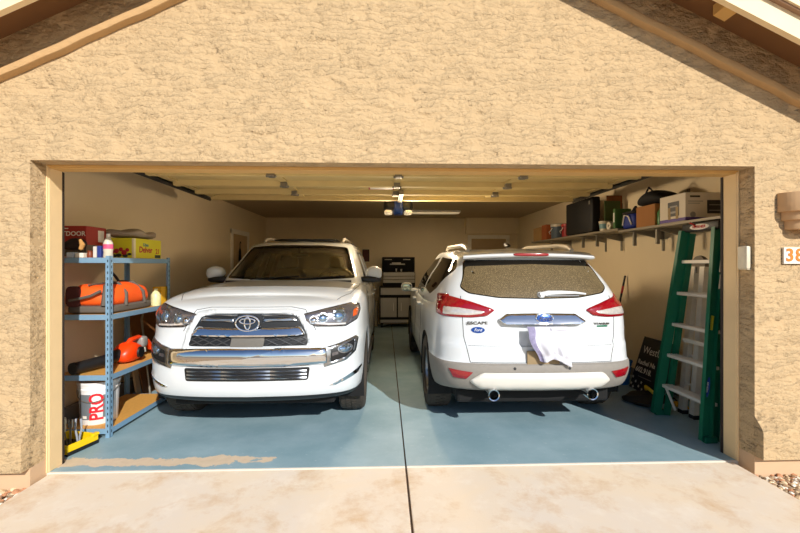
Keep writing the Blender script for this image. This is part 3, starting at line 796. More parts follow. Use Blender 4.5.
# ------------------------------------------------------------------ crossover, nose in
CX, CY = 1.345, 3.45
cro = thing('crossover', 'white crossover parked nose-in in the right bay with a cloth over its rear plate', 'car', (CX, CY, 0))
cols = [(0, 0), (.40, .014), (.68, .06), (.83, .16), (.895, .33), (.925, .60), (.938, .90), (.925, 1.6), (.925, 2.6), (.925, 3.57), (.89, 4.1), (.72, 4.38), (.4, 4.49), (0, 4.524)]
fb = [1, 1, 1, .9, .6, .25, 0, 0, 0, 0, 0, 0, 0, 0]; rb = [0, 0, 0, 0, 0, 0, 0, 0, 0, 0, .3, 1, 1, 1]
zfw = [1, 1, 1, .95, .75, .4, .08, 0, 0, 0, 0, 0, 0, 0]; zrw = [0, 0, 0, 0, 0, 0, 0, 0, 0, 0, .3, .8, 1, 1]
rows = [
 (0.0, .36, .24, .24, .25, .2), (.88, .365, .25, .25, .12, .1), (.955, .395, .30, .30, .05, .05), (.985, .47, .40, .40, .008, 0),
 (1.0, .56, .52, .50, -.012, 0), (1.0, .615, .62, .60, -.006, 0), (.995, .635, .64, .62, .022, .0), (.992, .70, .70, .68, .028, 0), (.985, .765, .76, .74, .028, .01), (.985, .80, .80, .78, .05, .02),
 (.985, .90, .90, .82, .055, .05), (.978, 1.0, .98, .86, .060, .15), (.965, 1.08, 1.03, .90, .075, .3), (.94, 1.14, 1.07, .93, .10, .5), (.85, 1.17, 1.09, .95, .14, .7), (0.0, 1.17, 1.09, .97, .2, .9)]
net = carnet(cols, rows, fb, rb, zfw, zrw)
b = MB(); b.add(net_bm(net)); low = b.build('lower', M['white'])
gc = [(0, .06), (.38, .075), (.64, .125), (.79, .25), (.862, .60), (.88, 1.5), (.87, 2.5), (.80, 3.15), (.5, 3.42), (0, 3.5)]
def ghrow(zt, xr, yf, yr, crown=0, dz=0):
    row = []
    for i, (x, y) in enumerate(gc):
        wf = [1, 1, .98, .9, .6, .25, .05, 0, 0, 0][i]; wb = [0, 0, 0, 0, 0, .1, .35, .8, 1, 1][i]
        row.append((x*xr, y+yf*wf-yr*wb, zt+crown*(1-(x/.88)**2)-dz*wf-.02*wb*(zt > 1.5)))
    return row
grow = [[(0, p[1], .95) for p in ghrow(.95, 1, 0, 0)], ghrow(.95, 1.0, .0, 0), ghrow(1.10, 1.0, .012, .05), ghrow(1.17, .985, .045, .2), ghrow(1.34, .905, .155, .55), ghrow(1.48, .80, .265, .85), ghrow(1.545, .765, .33, 1.0), ghrow(1.60, .73, .44, 1.12, 0, .028), ghrow(1.635, .69, .62, 1.25, 0, .035), ghrow(1.655, .45, .8, 1.4, .01, .03), [(0, p[1], p[2]) for p in ghrow(1.655, .3, .85, 1.45, .018, .025)]]
b = MB(); b.add(net_bm(grow, .06)); gh = b.build('gh', M['white'])
boolean(low, [gh], 'UNION')
body = low; body.name = 'body'; body.data.name = 'body'
cb = bvh_of(body)
RW = .365; cut = []
for y in (.90, 3.59): cut += [cyl_cutter(.60, 1.2, y, RW, .415), cyl_cutter(-1.2, -.60, y, RW, .415)]
boolean(body, cut); body.parent = cro
for p in body.data.polygons: p.use_smooth = True
body.data.set_sharp_from_angle(angle=math.radians(32))
split_faces(body, lambda c: c.z < .628 and c.y < .95 or c.z < .40, 'bumper_cladding', M['clad'], cro, [((0, 0, .628), (0, 0, 1)), ((0, 0, .40), (0, 0, 1))])
for y in (.90, 3.59):
    for s in (1, -1):
        liner('wheel_liner', cro, s*.77, y, .412, .32, RW)
        make_wheel('wheel', RW, .235, .245, cro, (s*.805, y, RW), s, 10)
# rear glass: black band, dusty pane
RG = round_outline([(-.60, 1.515), (.60, 1.515), (.64, 1.34), (.675, 1.265), (.61, 1.215), (.35, 1.178), (0, 1.17), (-.35, 1.178), (-.61, 1.215), (-.675, 1.265), (-.64, 1.34)], .03)
RD = round_outline([(-.597, 1.455), (0, 1.475), (.597, 1.455), (.632, 1.34), (.666, 1.270), (.60, 1.222), (.35, 1.186), (0, 1.178), (-.35, 1.186), (-.60, 1.222), (-.666, 1.270), (-.632, 1.34)], .03)
rw = patch('rear_window', cb, RG, 'front', M['darkglass'], cro, off=.003, step=.05)
patch('dust_film', cb, RD, 'front', M['dusty'], rw, off=.0045, step=.05, skirt=0)
wc_ = patch('wiper_pivot', cb, ell(0.02, 1.205, .035, .026), 'front', M['white'], cro, off=.012, dome=.02, dw=.03, step=.012)
b = MB(); pts = [(x, hit(cb, x, z, 'front').y-.028, z) for x, z in ((.0, 1.207), (.08, 1.222), (.20, 1.225), (.33, 1.222), (.42, 1.212))]
b.tube(pts, [.02, .021, .018, .012, .008], 8); b.build('wiper', M['white'], cro, True)
b = MB(); pts = [(x, hit(cb, x, 1.195, 'front').y-.012, 1.196) for x in np.linspace(.02, .36, 8)]; b.tube(pts, .006, 6); b.build('wiper_blade', M['satin'], cro, True)
# spoiler lip with brake light
def spl(u, v):
    x = -.62+1.24*u; e = abs(2*u-1)
    prof = [(.50, 1.612), (.40, 1.598), (.315, 1.572), (.298, 1.555), (.31, 1.540), (.42, 1.530)]
    k = v*5; i = min(4, int(k)); t = k-i; y = prof[i][0]*(1-t)+prof[i+1][0]*t; z = prof[i][1]*(1-t)+prof[i+1][1]*t
    return (x, y+.055*e**2.5, z-.018*e**2)
b = MB(); b.grid(spl, 30, 15); 
for s in (0, 1):
    pass
sp = b.build('spoiler', M['white'], cro, True, 60)
b = MB(); b.bulge(-.165, .165, .288, .34, 1.548, 1.577, 6, 5); b.build('brake_light', M['red_lens'], sp, True)
b = MB(); b.bulge(-.03, .03, .95, 1.12, 1.66, 1.70, 4, 2.5, lambda u, q: Vector((q.x*(1-.5*u.z), q.y+.05*u.z, q.z+.03*u.z*u.y))); b.build('antenna_fin', M['black_plastic'], cro, True)
# chrome bar with oval badge
CB = round_outline([(-.375, 1.0), (-.30, 1.048), (.0, 1.055), (.30, 1.048), (.385, .985), (.34, .962), (.0, .952), (-.33, .962)], .012)
cbar = patch('tailgate_bar', cb, CB, 'front', M['chrome'], cro, off=.004, dome=.008, dw=.015, step=.012, tilt=.45)
yb = hit(cb, .03, 1.015, 'front').y
bd = patch('badge', cb, ell(.015, 1.012, .072, .036), 'front', M['badge_blue'], cro, off=.042, dome=.006, dw=.03, step=.015, skirt=.02)
patch('badge_rim', cb, ell(.015, 1.012, .078, .041), 'front', M['chrome'], bd, off=.043, step=.03, inner=ell(.015, 1.012, .068, .033), dome=.004, dw=.005)
text('badge_script', 'Ford', .05, M['chrome'], bd, T(.015, yb-.0525, 1.011) @ FACE_FRONT, .003, shear=.3, sx=1.1)
# tail lamps
for s in (1, -1):
    TL = [(-.835, 1.200), (-.80, 1.20), (-.60, 1.150), (-.435, 1.095), (-.40, 1.075), (-.47, 1.025), (-.60, 1.012), (-.84, 1.012), (-.862, 1.03), (-.852, 1.12)]
    TC = [(-.825, 1.10), (-.70, 1.095), (-.55, 1.075), (-.48, 1.065), (-.52, 1.045), (-.62, 1.034), (-.83, 1.034)]
    if s > 0: TL = mirror(TL); TC = mirror(TC)
    tl = patch('tail_lamp', cb, round_outline(TL, .014), 'front', M['red_lens'], cro, off=.008, dome=.014, dw=.03, step=.02, skirt=.03)
    patch('reverse_lens', cb, round_outline(TC, .01), 'front', M['clear_lens'], tl, off=.022, dome=.006, dw=.02, step=.02)
    sd0 = 'right' if s > 0 else 'left'
    patch('side_lens', cb, round_outline([(.235, 1.012), (.36, 1.03), (.43, 1.12), (.47, 1.200), (.30, 1.205), (.25, 1.12)], .015), sd0, M['red_lens'], tl, off=.006, dome=.010, dw=.03, step=.02, skirt=.03)
    RF = [(-.80, .575), (-.60, .555), (-.655, .492), (-.76, .50)]
    patch('reflector', cb, round_outline(RF if s < 0 else mirror(RF), .008), 'front', M['red_lens'], cro, off=.008, step=.03, dome=.004, dw=.01)
    # exhaust
    b = MB(); b.lathe([(.040, -.04), (.048, -.045), (.050, -.03), (.048, .22), (.040, .22), (.038, -.02)], 24, T(s*.425, .05, .362) @ R(-PI/2, 'X')); b.lathe([(0, .02), (.041, .02)], 24, T(s*.425, .05, .362) @ R(-PI/2, 'X')) if 0 else None
    ex = b.build('exhaust_tip', M['chrome'], cro, True)
    b = MB(); b.lathe([(0, .0), (.04, .0), (.04, .01)], 20, T(s*.425, .12, .362) @ R(-PI/2, 'X')); b.build('exhaust_bore', M['liner'], ex)
    # side windows
    sd = 'right' if s > 0 else 'left'
    patch('quarter_window', cb, round_outline([(.68, 1.235), (.46, 1.42), (.58, 1.52), (1.42, 1.56), (1.52, 1.20), (.98, 1.16)], .04), sd, M['darkglass'], cro, off=.002, step=.05)
    patch('door_window', cb, round_outline([(1.60, 1.56), (2.38, 1.53), (2.40, 1.13), (1.62, 1.13)], .04), sd, M['darkglass'], cro, off=.002, step=.05)
    patch('door_window', cb, round_outline([(2.46, 1.52), (2.66, 1.46), (3.05, 1.15), (2.46, 1.13)], .03), sd, M['darkglass'], cro, off=.002, step=.05)
    for y in (1.58, 2.45): seam(cb, [(y, .48), (y+.02, 1.1)], sd, cro)
    for y in (1.85, 2.70):
        xx = hit(cb, y, .98, sd).x; x0, x1 = sorted((xx-s*.01, xx+s*.035)); b = MB(); b.bulge(x0, x1, y-.11, y+.11, .965, 1.0, 4, 4); b.build('door_handle', M['white'], cro, True)
    xs = s*.525
    b = MB(); b.tube([(xs, .62, 1.615), (xs, .70, 1.648), (xs, .90, 1.672), (xs*.99, 1.9, 1.695), (xs*.96, 2.15, 1.665)], [.02, .027, .024, .022, .018], 8); b.build('roof_rail', M['rail'], cro, True)
    b = MB(); x0, x1 = sorted((s*.93, s*1.10)); b.bulge(x0, x1, 2.86, 2.98, 1.06, 1.20, 5, 3); b.bulge(*sorted((s*.84, s*.97)), 2.88, 2.97, 1.06, 1.11, 4, 3); mr = b.build('side_mirror', M['white'], cro, True)
    b = MB(); x0, x1 = sorted((s*.945, s*1.085)); b.bulge(x0, x1, 2.845, 2.868, 1.075, 1.185, 4, 4); b.build('mirror_glass', mat('mirror_glass', '9aa08c', .05, 1, var=0), mr, True)
    # tailgate seams
    seam(cb, [(s*.675, 1.19), (s*.672, 1.0), (s*.665, .85), (s*.615, .632)], 'front', cro)
seam(cb, [(-.615, .632), (0, .632), (.615, .632)], 'front', cro); seam(cb, [(-.63, .772), (0, .772), (.63, .772)], 'front', cro, .002)
# skid insert
SK = round_outline([(-.63, .475), (-.52, .553), (.52, .553), (.60, .475), (.52, .405), (.30, .395), (-.30, .395), (-.53, .400)], .03)
patch('skid_insert', cb, SK, 'front', M['insert'], cro, off=.010, dome=.022, dw=.05, step=.025)
for x in (-.25, .22): patch('parking_sensor', cb, ell(x, .59, .012, .012, 14), 'front', M['black_plastic'], cro, off=.003, step=.02)
M['letter_dark'] = mat('badge_lettering', '6d6a66', .2, .8, var=0)
yl = hit(cb, -.56, .94, 'front').y; 
text('lettering', 'ESCAPE', .034, M['letter_dark'], cro, T(-.55, hit(cb, -.55, .965, 'front').y-.006, .965) @ R(-.09, 'Z') @ FACE_FRONT, .004, bold=True, sx=1.55)
text('lettering', 'TITANIUM', .024, M['letter_dark'], cro, T(.54, hit(cb, .54, .955, 'front').y-.006, .955) @ R(.09, 'Z') @ FACE_FRONT, .004, bold=True, sx=1.35)
patch('trim_badge', cb, [(.50, .927), (.60, .927), (.60, .941), (.50, .941)], 'front', mat('green_badge', '2c7a5c', .3, .3, var=0), cro, off=.004, step=.05)
ds = patch('dealer_badge', cb, ell(-.545, .905, .058, .027), 'front', M['badge_blue'], cro, off=.004, step=.03)
text('script', 'Ford', .034, mat('white_lettering', 'e8e8ea', .5, var=0), ds, T(-.545, hit(cb, -.545, .905, 'front').y-.006, .905) @ R(-.09, 'Z') @ FACE_FRONT, .002, shear=.25)
b = MB(); yy = hit(cb, 0, .70, 'front').y; b.box(-.14, .14, yy-.02, yy-.004, .603, .735, .004); b.build('license_plate', M['plate_shaded'], cro)
b = MB(); b.box(-.7, .7, .25, 4.3, .22, .36, .03); b.build('underbody', M['liner'], cro)

# cloth hung over the rear plate
def cloth(u, v):
    vs = [0, .3, .6, .8, 1]
    l = float(np.interp(v, vs, [-.17, -.165, -.12, -.09, -.06])); r = float(np.interp(v, vs, [.185, .20, .185, .215, .205]))
    x = l+(r-l)*u+.008*math.sin(v*9+u*4)
    wv = .5+.5*math.sin(u*15+5*v*v); w2 = .5+.5*math.sin(u*33-4*v)
    z = .946-(.315+.02*math.sin(u*7+1))*v+.045*v*(1-u)
    return (x, -.020-.028*abs(math.sin(PI*min(1, v*1.2)))**.7-.026*wv*(.12+v)-.007*w2*v-.02*math.sin(PI*u)*v, z)
M['cloth'] = mat('white_cotton', 'd0d0d8', .9, var=.05, vscale=9)
b = MB(); b.grid(cloth, 40, 30); cl = b.build('cloth', M['cloth'], None, True, 80, M=T(CX+.015, CY+.005, 0))
sm = cl.modifiers.new('s', 'SOLIDIFY'); sm.thickness = .006; sm.offset = 0
tag(cl, 'white cloth draped over the rear plate of the white crossover', 'cloth')
def cedge(u, v):
    p = cloth(.17*u*(1-.3*v), v); return (p[0], p[1]-.006, p[2])
b = MB(); b.grid(cedge, 8, 30); q = b.build('printed_edge', mat('lilac_print', '8b86a3', .9, var=.45, vscale=30), cl, True, 80, M=T(CX+.015, CY+.005, 0))
def ctop(u, v):
    p = cloth(.55+.42*u, .02+.10*v*(1-.4*u)); return (p[0], p[1]-.008-.008*math.sin(PI*v), p[2])
b = MB(); b.grid(ctop, 14, 6); q = b.build('hem_fold', M['cloth'], cl, True, 80, M=T(CX+.015, CY+.005, 0))
# ================================================================== overhead door, tracks, opener
def cm(name, c, rough=.5, **k):
    if name not in M: M[name] = mat(name, c, rough, **k)
    return M[name]
cm('door_white', 'dfc88c', .8, spec=.15); cm('track_steel', '5a5650', .5, metal=.6); cm('galv', '8f897c', .45, metal=.6); cm('label_white', 'e6dfd2', .6, var=0); cm('label_red', 'b3262a', .6, var=0)
gd = thing('overhead_door', 'cream sectional garage door rolled up flat under the ceiling', 'garage door', (.13, 3.55, 2.40))
for k in range(4):
    y0 = k*.535; b = MB(); b.box(-2.49, 2.49, y0+.004, y0+.531, 0, .045, .006)
    pn = b.build('panel', M['door_white'], gd)
    for xs in (-2.44, -1.25, 0, 1.25, 2.44):
        b = MB(); b.box(xs-.04, xs+.04, y0+.02, y0+.515, -.018, 0, .003); b.build('stile', M['door_white'], pn)
    for xa in np.linspace(-2.2, 1.55, 4):
        pass
for y in (.57, 1.10, 1.62, 2.08):
    b = MB(); b.prism([(y-.05, 0), (y-.035, -.055), (y+.035, -.055), (y+.05, 0)], 'x', -2.46, 2.46); b.build('strut', M['door_white'], gd)
for y in (.535, 1.07, 1.605):
    for xs in (-1.25, 0, 1.25):
        b = MB(); b.box(xs-.035, xs+.035, y-.05, y+.05, -.07, -.018, .006); b.tube([(xs-.05, y, -.06), (xs+.05, y, -.06)], .012, 8); b.build('hinge', M['galv'], gd)
b = MB(); b.box(-.33, -.02, 1.20, 1.44, -.021, -.0185); wl = b.build('warning_label', M['label_red'], gd)
b = MB(); b.box(-.31, -.04, 1.225, 1.415, -.0225, -.020); b.build('label_face', M['label_white'], wl)
b = MB(); b.box(.04, .09, 1.45, 2.12, -.075, -.018, .004); b.build('arm_bracket', M['galv'], gd)
b = MB(); b.box(-2.49, 2.49, -.03, .004, .002, .04, .008); b.build('bottom_seal', M['rubber'], gd)
for s, X, nm in ((-1, -2.475, 'left'), (1, 2.735, 'right')):
    tr = thing('door_track', 'dark steel door track curving up from the %s jamb to the ceiling' % nm, 'door track', (X, 3.20, 0))
    arc = [(0, 0, .03), (0, 0, 2.06)]+[(0, .34-.34*math.cos(a), 2.06+.34*math.sin(a)) for a in np.linspace(.15, PI/2, 10)]+[(0, 2.72, 2.40)]
    b = MB(); b.tube(arc, .028, 4); b.build('rail', M['track_steel'], tr)
    b = MB(); b.box(-.02, .02, 2.60, 2.64, 2.40, ZC, .003); b.box(-.02, .02, 1.1, 1.14, 2.40, ZC, .003); b.build('hanger', M['galv'], tr)
    b = MB(); b.box(-.03, .07, .45, 2.66, 2.43, 2.47, .004) if s < 0 else b.box(-.07, .03, .45, 2.66, 2.43, 2.47, .004); b.build('angle_iron', M['track_steel'], tr)
    b = MB(); b.tube([(s*-.03, .25, 2.33), (s*-.03, .9, 2.45), (s*-.03, 2.5, 2.47)], .010, 6); b.build('cable', M['rubber'], tr)
op = thing('door_opener', 'garage door opener with blue centre hanging from the ceiling between the cars', 'garage door opener', (.19, 6.1, 2.20))
b = MB(); b.bulge(-.22, .22, -.15, .30, .05, .235, 8, 3.5); b.build('housing', M['black_plastic'], op, True)
b = MB(); b.bulge(-.075, .075, -.165, .20, .012, .225, 6, 5); b.build('front_panel', cm('opener_blue', '1c3f8c', .35, var=0), op, True)
cm('lit_lens', 'fff2d8', .4, var=0, emit='ffe6b8', estr=.35)
for s in (-1, 1):
    b = MB(); b.bulge(min(s*.085, s*.205), max(s*.085, s*.205), -.13, .16, .015, .075, 6, 3.5); b.build('lamp_lens', M['lit_lens'], op, True)
b = MB(); b.box(-.015, .015, -2.9, .0, .262, .297, .004); b.box(-.015, .015, -.1, 0, .2, .28, .003); b.build('rail', M['track_steel'], op)
b = MB(); b.tube([(-.2, .1, .22), (-.2, .1, .43)], .012); b.build('hanger', M['galv'], op); b = MB(); b.tube([(.2, .1, .22), (.2, .1, .43)], .012); b.build('hanger', M['galv'], op)
b = MB(); b.tube([(-.17, -.13, .2), (-.25, -.25, .33), (-.3, -.3, .40)], .004, 5); b.build('antenna_wire', M['rubber'], op)
for nm, x in (('opener_lamp_left', -.15), ('opener_lamp_right', .15)):
    L = bpy.data.lights.new(nm, 'AREA'); L.energy = OPW*(2.3 if x > 0 else .95); L.color = (1, .78, .52); L.shape = 'DISK'; L.size = .3
    o = bpy.data.objects.new(nm, L); COL.objects.link(o); o.location = (.19+x, 5.94, 2.20); o.rotation_euler = Vector((x*6.5, -.65, -.38)).to_track_quat('-Z', 'Y').to_euler()
fx = thing('ceiling_fixture', 'slim fluorescent ceiling fixture behind the door opener', 'ceiling light', (.98, 8.75, ZC-.075))
b = MB(); b.box(-.62, .62, -.09, .09, .03, .075, .006); b.build('pan', M['label_white'], fx)
b = MB(); b.bulge(-.60, .60, -.08, .08, 0, .05, 8, 5); b.build('diffuser', mat('lit_diffuser', 'fff2d8', .5, var=0, emit='ffe2b0', estr=FXE), fx, True)
L = bpy.data.lights.new('fixture_tube', 'AREA'); L.shape = 'RECTANGLE'; L.size = 1.1; L.size_y = .12; L.energy = FXW; L.color = (1, .80, .54)
o = bpy.data.objects.new('fixture_tube', L); COL.objects.link(o); o.location = (.98, 8.75, ZC-.09)

# ================================================================== wall mounted things outside
kp = thing('keypad', 'cream door keypad box on the shaded right return of the garage opening', 'keypad', (OR-.002, 2.925, 1.44))
b = MB(); b.box(-.036, 0, -.042, .042, 0, .165, .010); b.build('cover', cm('keypad_cream', 'd8cdb4', .5, var=0), kp, True)
b = MB(); b.box(-.030, -.002, -.040, .040, -.006, 0, .002); b.build('hinge', M['keypad_cream'], kp)
sc_ = thing('wall_sconce', 'tan stepped wall sconce on the stucco right of the opening', 'wall lamp', (2.985, YF-.002, 1.72))
for z0, z1, r in ((0, .075, .125), (.065, .135, .150), (.125, .26, .178)):
    b = MB(); pts = [(r*math.cos(a), -r*.85*math.sin(a)) for a in np.linspace(0, PI, 24)]
    b.prism(pts, 'z', z0, z1, .004); b.build('tier', M['stucco_shade'] if 0 else cm('sconce_tan', 'c9a277', .8, bump=.1), sc_, True, 30)
hp = thing('house_number', 'white house number plate with orange digits under the wall sconce', 'sign', (2.845, YF-.004, 1.475))
b = MB(); b.box(0, .165, -.014, 0, 0, .118, .003); b.build('plate', M['label_white'], hp)
text('digit', '3', .125, cm('digit_orange', 'd97b1e', .5, var=0), hp, T(.042, -.0155, .059) @ FACE_FRONT, .003, bold=True)
text('digit', '8', .125, M['digit_orange'], hp, T(.115, -.0155, .059) @ FACE_FRONT, .003, bold=True)

# ================================================================== blue steel shelving on the left
cm('blue_steel', '7fa3bd', .4, metal=.15); cm('particle', 'd19a4a', .7, var=.15, vscale=40); cm('slot', '23303a', .8, var=0)
SXL, SXR, SY0, SY1 = -2.80, -2.337, 3.585, 4.56
LV = [.075, .53, 1.045, 1.53]
rk = thing('shelving_unit', 'blue steel shelving unit with particle board shelves along the left wall', 'shelf', (SXR, SY0, 0))
def post(x, y, sx, sy):
    b = MB(); X, Y = x-SXR, y-SY0
    b.box(min(X, X+sx*.038), max(X, X+sx*.038), min(Y, Y+sy*.003), max(Y, Y+sy*.003), 0, 1.545); b.box(min(X, X+sx*.003), max(X, X+sx*.003), min(Y, Y+sy*.038), max(Y, Y+sy*.038), 0, 1.545)
    p = b.build('post', M['blue_steel'], rk)
    b = MB()
    for k in range(30):
        z = .04+k*.05
        b.box(X+sx*.014, X+sx*.024, Y-sy*.0012 if sy > 0 else Y-sy*.0012, Y+sy*.0005, z, z+.022) if 0 else None
        x0, x1 = sorted((X+sx*.015, X+sx*.024)); y0, y1 = sorted((Y-sy*.0008, Y+sy*.0005)); b.box(x0, x1, y0, y1, z, z+.022)
        x0, x1 = sorted((X-sx*.0008, X+sx*.0005)); y0, y1 = sorted((Y+sy*.015, Y+sy*.024)); b.box(x0, x1, y0, y1, z, z+.022)
    b.build('slots', M['slot'], p)
post(SXR, SY0, -1, 1); post(SXR, SY1, -1, -1); post(SXL, SY0, 1, 1); post(SXL, SY1, 1, -1)
for z in LV:
    b = MB(); b.box(SXL-SXR+.004, -.004, .004, SY1-SY0-.004, z-.014, z-.001); sh = b.build('shelf_board', M['particle'], rk)
    for (x0, x1, y0, y1) in ((SXL+.003, SXR-.003, SY0+.0035, SY0+.006), (SXL+.003, SXR-.003, SY1-.006, SY1-.0035), (SXL+.0035, SXL+.006, SY0+.003, SY1-.003), (SXR-.006, SXR-.0035, SY0+.003, SY1-.003)):
        b = MB(); b.box(x0-SXR, x1-SXR, y0-SY0, y1-SY0, z-.045, z); b.build('shelf_beam', M['blue_steel'], sh)

def carton(name, label, cat, x0, x1, y0, y1, z, h, m, group=None, rz=0):
    cx, cy = (x0+x1)/2, (y0+y1)/2
    t = thing(name, label, cat, (cx, cy, z), rz, group); w, d = (x1-x0)/2, (y1-y0)/2
    b = MB(); b.box(-w, w, -d, d, 0, h, .003, None, 1); b.build('box', m, t)
    return t, w, d
z3 = LV[3]
t, w, d = carton('carton', 'red printed carton at the front of the top blue shelf', 'box', -2.905, -2.63, 3.72, 3.98, z3+.0165, .265, cm('carton_red', 'a3281f', .6))
b = MB(); b.box(-w-.001, w+.001, -d-.001, d+.001, .002, .10, 0); b.build('grey_print', cm('print_grey', '6d635a', .6, var=.35, vscale=18), t)
text('lettering', 'OUTDOOR', .056, M['label_white'], t, T(-.012, -d-.001, .195) @ FACE_FRONT, .001, bold=True)
b = MB(); b.box(-.10, -.015, -d-.0016, -d, .237, .246); b.build('pale_print', M['label_white'], t)
b = MB(); b.box(w+.0003, w+.0012, .02, .10, .13, .235); b.build('side_label', M['label_white'], t)
t, w, d = carton('carton', 'yellow green fruit carton on the top blue shelf under a grey tarp', 'box', -2.76, -2.40, 4.02, 4.50, z3+.001, .195, cm('carton_yellow', 'd9d01e', .55, var=.05))
text('lettering', 'Delver', .082, M['label_red'], t, T(w+.001, -.04, .085) @ FACE_RIGHT, .001, bold=True)
text('small_lettering', 'Eden', .045, cm('print_teal', '1d7a83', .6, var=0), t, T(w+.001, -.04, .135) @ FACE_RIGHT, .001, bold=True)
text('count_lettering', '21', .07, M['label_red'], t, T(w+.001, .17, .075) @ FACE_RIGHT, .001, bold=True)
b = MB(); b.box(w-.001, w+.0008, .12, .225, .008, .04); b.build('dark_print', cm('print_dark', '2b3c2b', .6, var=.3), t)
b = MB(); b.box(w-.016, w+.0012, -d-.0012, -d+.03, .003, .192); b.build('corner_tape', cm('tape_cream', 'e8dcae', .5, var=0), t)
b = MB()
for k, (x, z, r) in enumerate(((.02, .07, .024), (.06, .085, .02), (.09, .055, .026), (-.02, .06, .022), (.12, .08, .018))):
    b.lathe([(0, 0), (r, 0), (r*.7, .002), (0, .003)], 14, T(x, -d, z) @ R(PI/2, 'X'))
b.build('fruit_print', M['label_red'], t)
b = MB()
for k, (x, z, r) in enumerate(((.04, .03, .03), (.10, .025, .028), (0, .025, .026), (.14, .04, .02))):
    b.lathe([(0, 0), (r, 0), (r*.7, .0015), (0, .002)], 8, T(x, -d, z) @ R(PI/2, 'X') @ Matrix.Diagonal((1, .6, 1, 1)))
b.build('leaf_print', M['print_dark'], t)
# tarp folded on the cartons
def tarp(u, q):
    return Vector((q.x+.02*math.sin(u.y*7), q.y, q.z+.012*math.sin(u.y*11+u.x*5)*(1 if u.z > .4 else 0)+.045*max(0, u.y-.8)*(1 if u.z > .5 else .2)))
b = MB(); b.bulge(-2.74, -2.41, 3.99, 4.56, z3+.199, z3+.29, 12, 2.6, tarp); tp = b.build('folded_tarp', cm('tarp_grey', '9c8c78', .9, var=.2, vscale=8, bump=.4, bscale=18), None, True, 80)
tag(tp, 'grey folded tarp lying on the yellow green carton', 'tarp')
# little things on the front edge of the top shelf
for nm, lb, x0, x1, h, c in (('carton', 'small pale blue carton under the dark brown cap', -2.71, -2.65, .045, 'b9c9d6'), ('carton', 'small white carton beside the pale blue carton on the top shelf', -2.64, -2.57, .04, 'e4dfd0'), ('carton', 'narrow dark blue carton beside the water bottle on the top shelf', -2.456, -2.425, .10, '24367f'), ('carton', 'narrow white carton left of the dark blue carton', -2.49, -2.462, .095, 'cfc9c0')):
    carton(nm, lb, 'box', x0, x1, 3.60, 3.66, z3, h, cm('paper_'+c, c, .6, var=.05))
b = MB(); b.lathe([(0, 0), (.022, 0), (.024, .03), (.018, .045), (.02, .06), (0, .062)], 16, T(-2.53, 3.625, z3)); o = b.build('jar', cm('jar_brown', '7c3a22', .3), None, True); tag(o, 'small red brown jar left of the narrow white carton', 'jar')
cp = thing('cap', 'dark brown cap with tan strap resting on small cartons on the top shelf', 'cap', (-2.675, 3.66, z3+.058))
b = MB(); b.bulge(-.10, .10, -.055, .050, 0, .10, 7, 2.2, lambda u, q: Vector((q.x-.02*u.z, q.y, q.z*(1-.35*(u.x < .5)*(.5-u.x)*2)+.02*(u.x)))); b.build('crown', cm('cap_brown', '24140e', .9), cp, True, 80)
b = MB(); b.tube([(.075, -.055, .095), (.10, -.06, .05), (.085, -.062, .012), (.09, -.062, .008)], [.012, .02, .018, .008], 8); b.build('strap', cm('strap_tan', 'b98a4c', .8), cp, True)
bt = thing('bottle', 'clear plastic bottle with pink label at the shelf corner post', 'bottle', (-2.385, 3.635, z3))
b = MB(); b.lathe([(0, 0), (.033, .0), (.037, .008), (.034, .05), (.037, .06), (.037, .12), (.034, .13), (.02, .165), (.013, .175), (.013, .185)], 24); b.build('body', cm('bottle_plastic', 'cfc8b4', .15, var=.1), bt, True)
b = MB(); b.lathe([(.0378, .075), (.0378, .115)], 24); b.build('label', cm('label_pink', 'd2547c', .5, var=.5, vscale=25), bt, True)
b = MB(); b.lathe([(0, .205), (.015, .205), (.016, .18), (.012, .18)], 18); b.build('lid', M['label_white'], bt, True)
# duffel on the second shelf
z2 = LV[2]
cm('duffel_orange', 'f2590c', .7, var=.12, vscale=9, bump=.25, bscale=20); cm('duffel_grey', '5c554c', .85)
df = thing('duffel_bag', 'orange duffel bag with grey straps on the second blue shelf', 'bag', (-2.56, 3.98, z2))
def duf(u, q): return Vector((q.x*(1-.22*max(0, u.z-.45)), q.y*(1-.18*max(0, u.z-.4)), q.z+.012*math.sin(u.y*9+u.x*4)*(u.z > .3)))
b = MB(); b.bulge(-.19, .20, -.36, .32, .045, .255, 10, 4.0, duf); b.build('bag_body', M['duffel_orange'], df, True, 80)
b = MB(); b.bulge(-.195, .207, -.366, .322, 0, .075, 8, 6); b.build('base', M['duffel_grey'], df, True, 80)
b = MB(); b.bulge(-.17, -.05, -.375, -.33, .06, .24, 6, 4); b.build('end_panel', cm('duffel_maroon', '4a1c16', .8), df, True)
def strap(pts, w=.018):
    b = MB(); b.tube(pts, w, 6); return b.build('strap', M['duffel_grey'], df, True)
strap([(-.13, -.372, .12), (-.04, -.388, .135), (.06, -.388, .16), (.13, -.372, .20)], .013); strap([(.145, -.36, .07), (.145, -.345, .16), (.12, -.29, .245)], .02)
strap([(.205, .14, .06), (.20, .12, .17), (.12, .10, .255), (0, .09, .262)], .016); strap([(.205, -.15, .06), (.20, -.14, .17), (.12, -.12, .255), (0, -.10, .262)], .016)
b = MB(); b.tube([(.06, -.18, .25), (.03, -.12, .33), (0, -.02, .345), (-.02, .06, .31), (0, .09, .25)], .012, 8); b.build('handle', cm('handle_dark', '262627', .6), df, True)
b = MB(); b.tube([(.0, -.33, .247), (.0, 0, .263), (.0, .3, .247)], .008, 6); b.build('zipper', M['duffel_grey'], df, True)
t, w, d = carton('carton', 'open yellow carton at the back end of the second blue shelf', 'box', -2.45, -2.36, 4.43, 4.55, z2+.001, .19, cm('carton_gold', 'e0ac1a', .6))
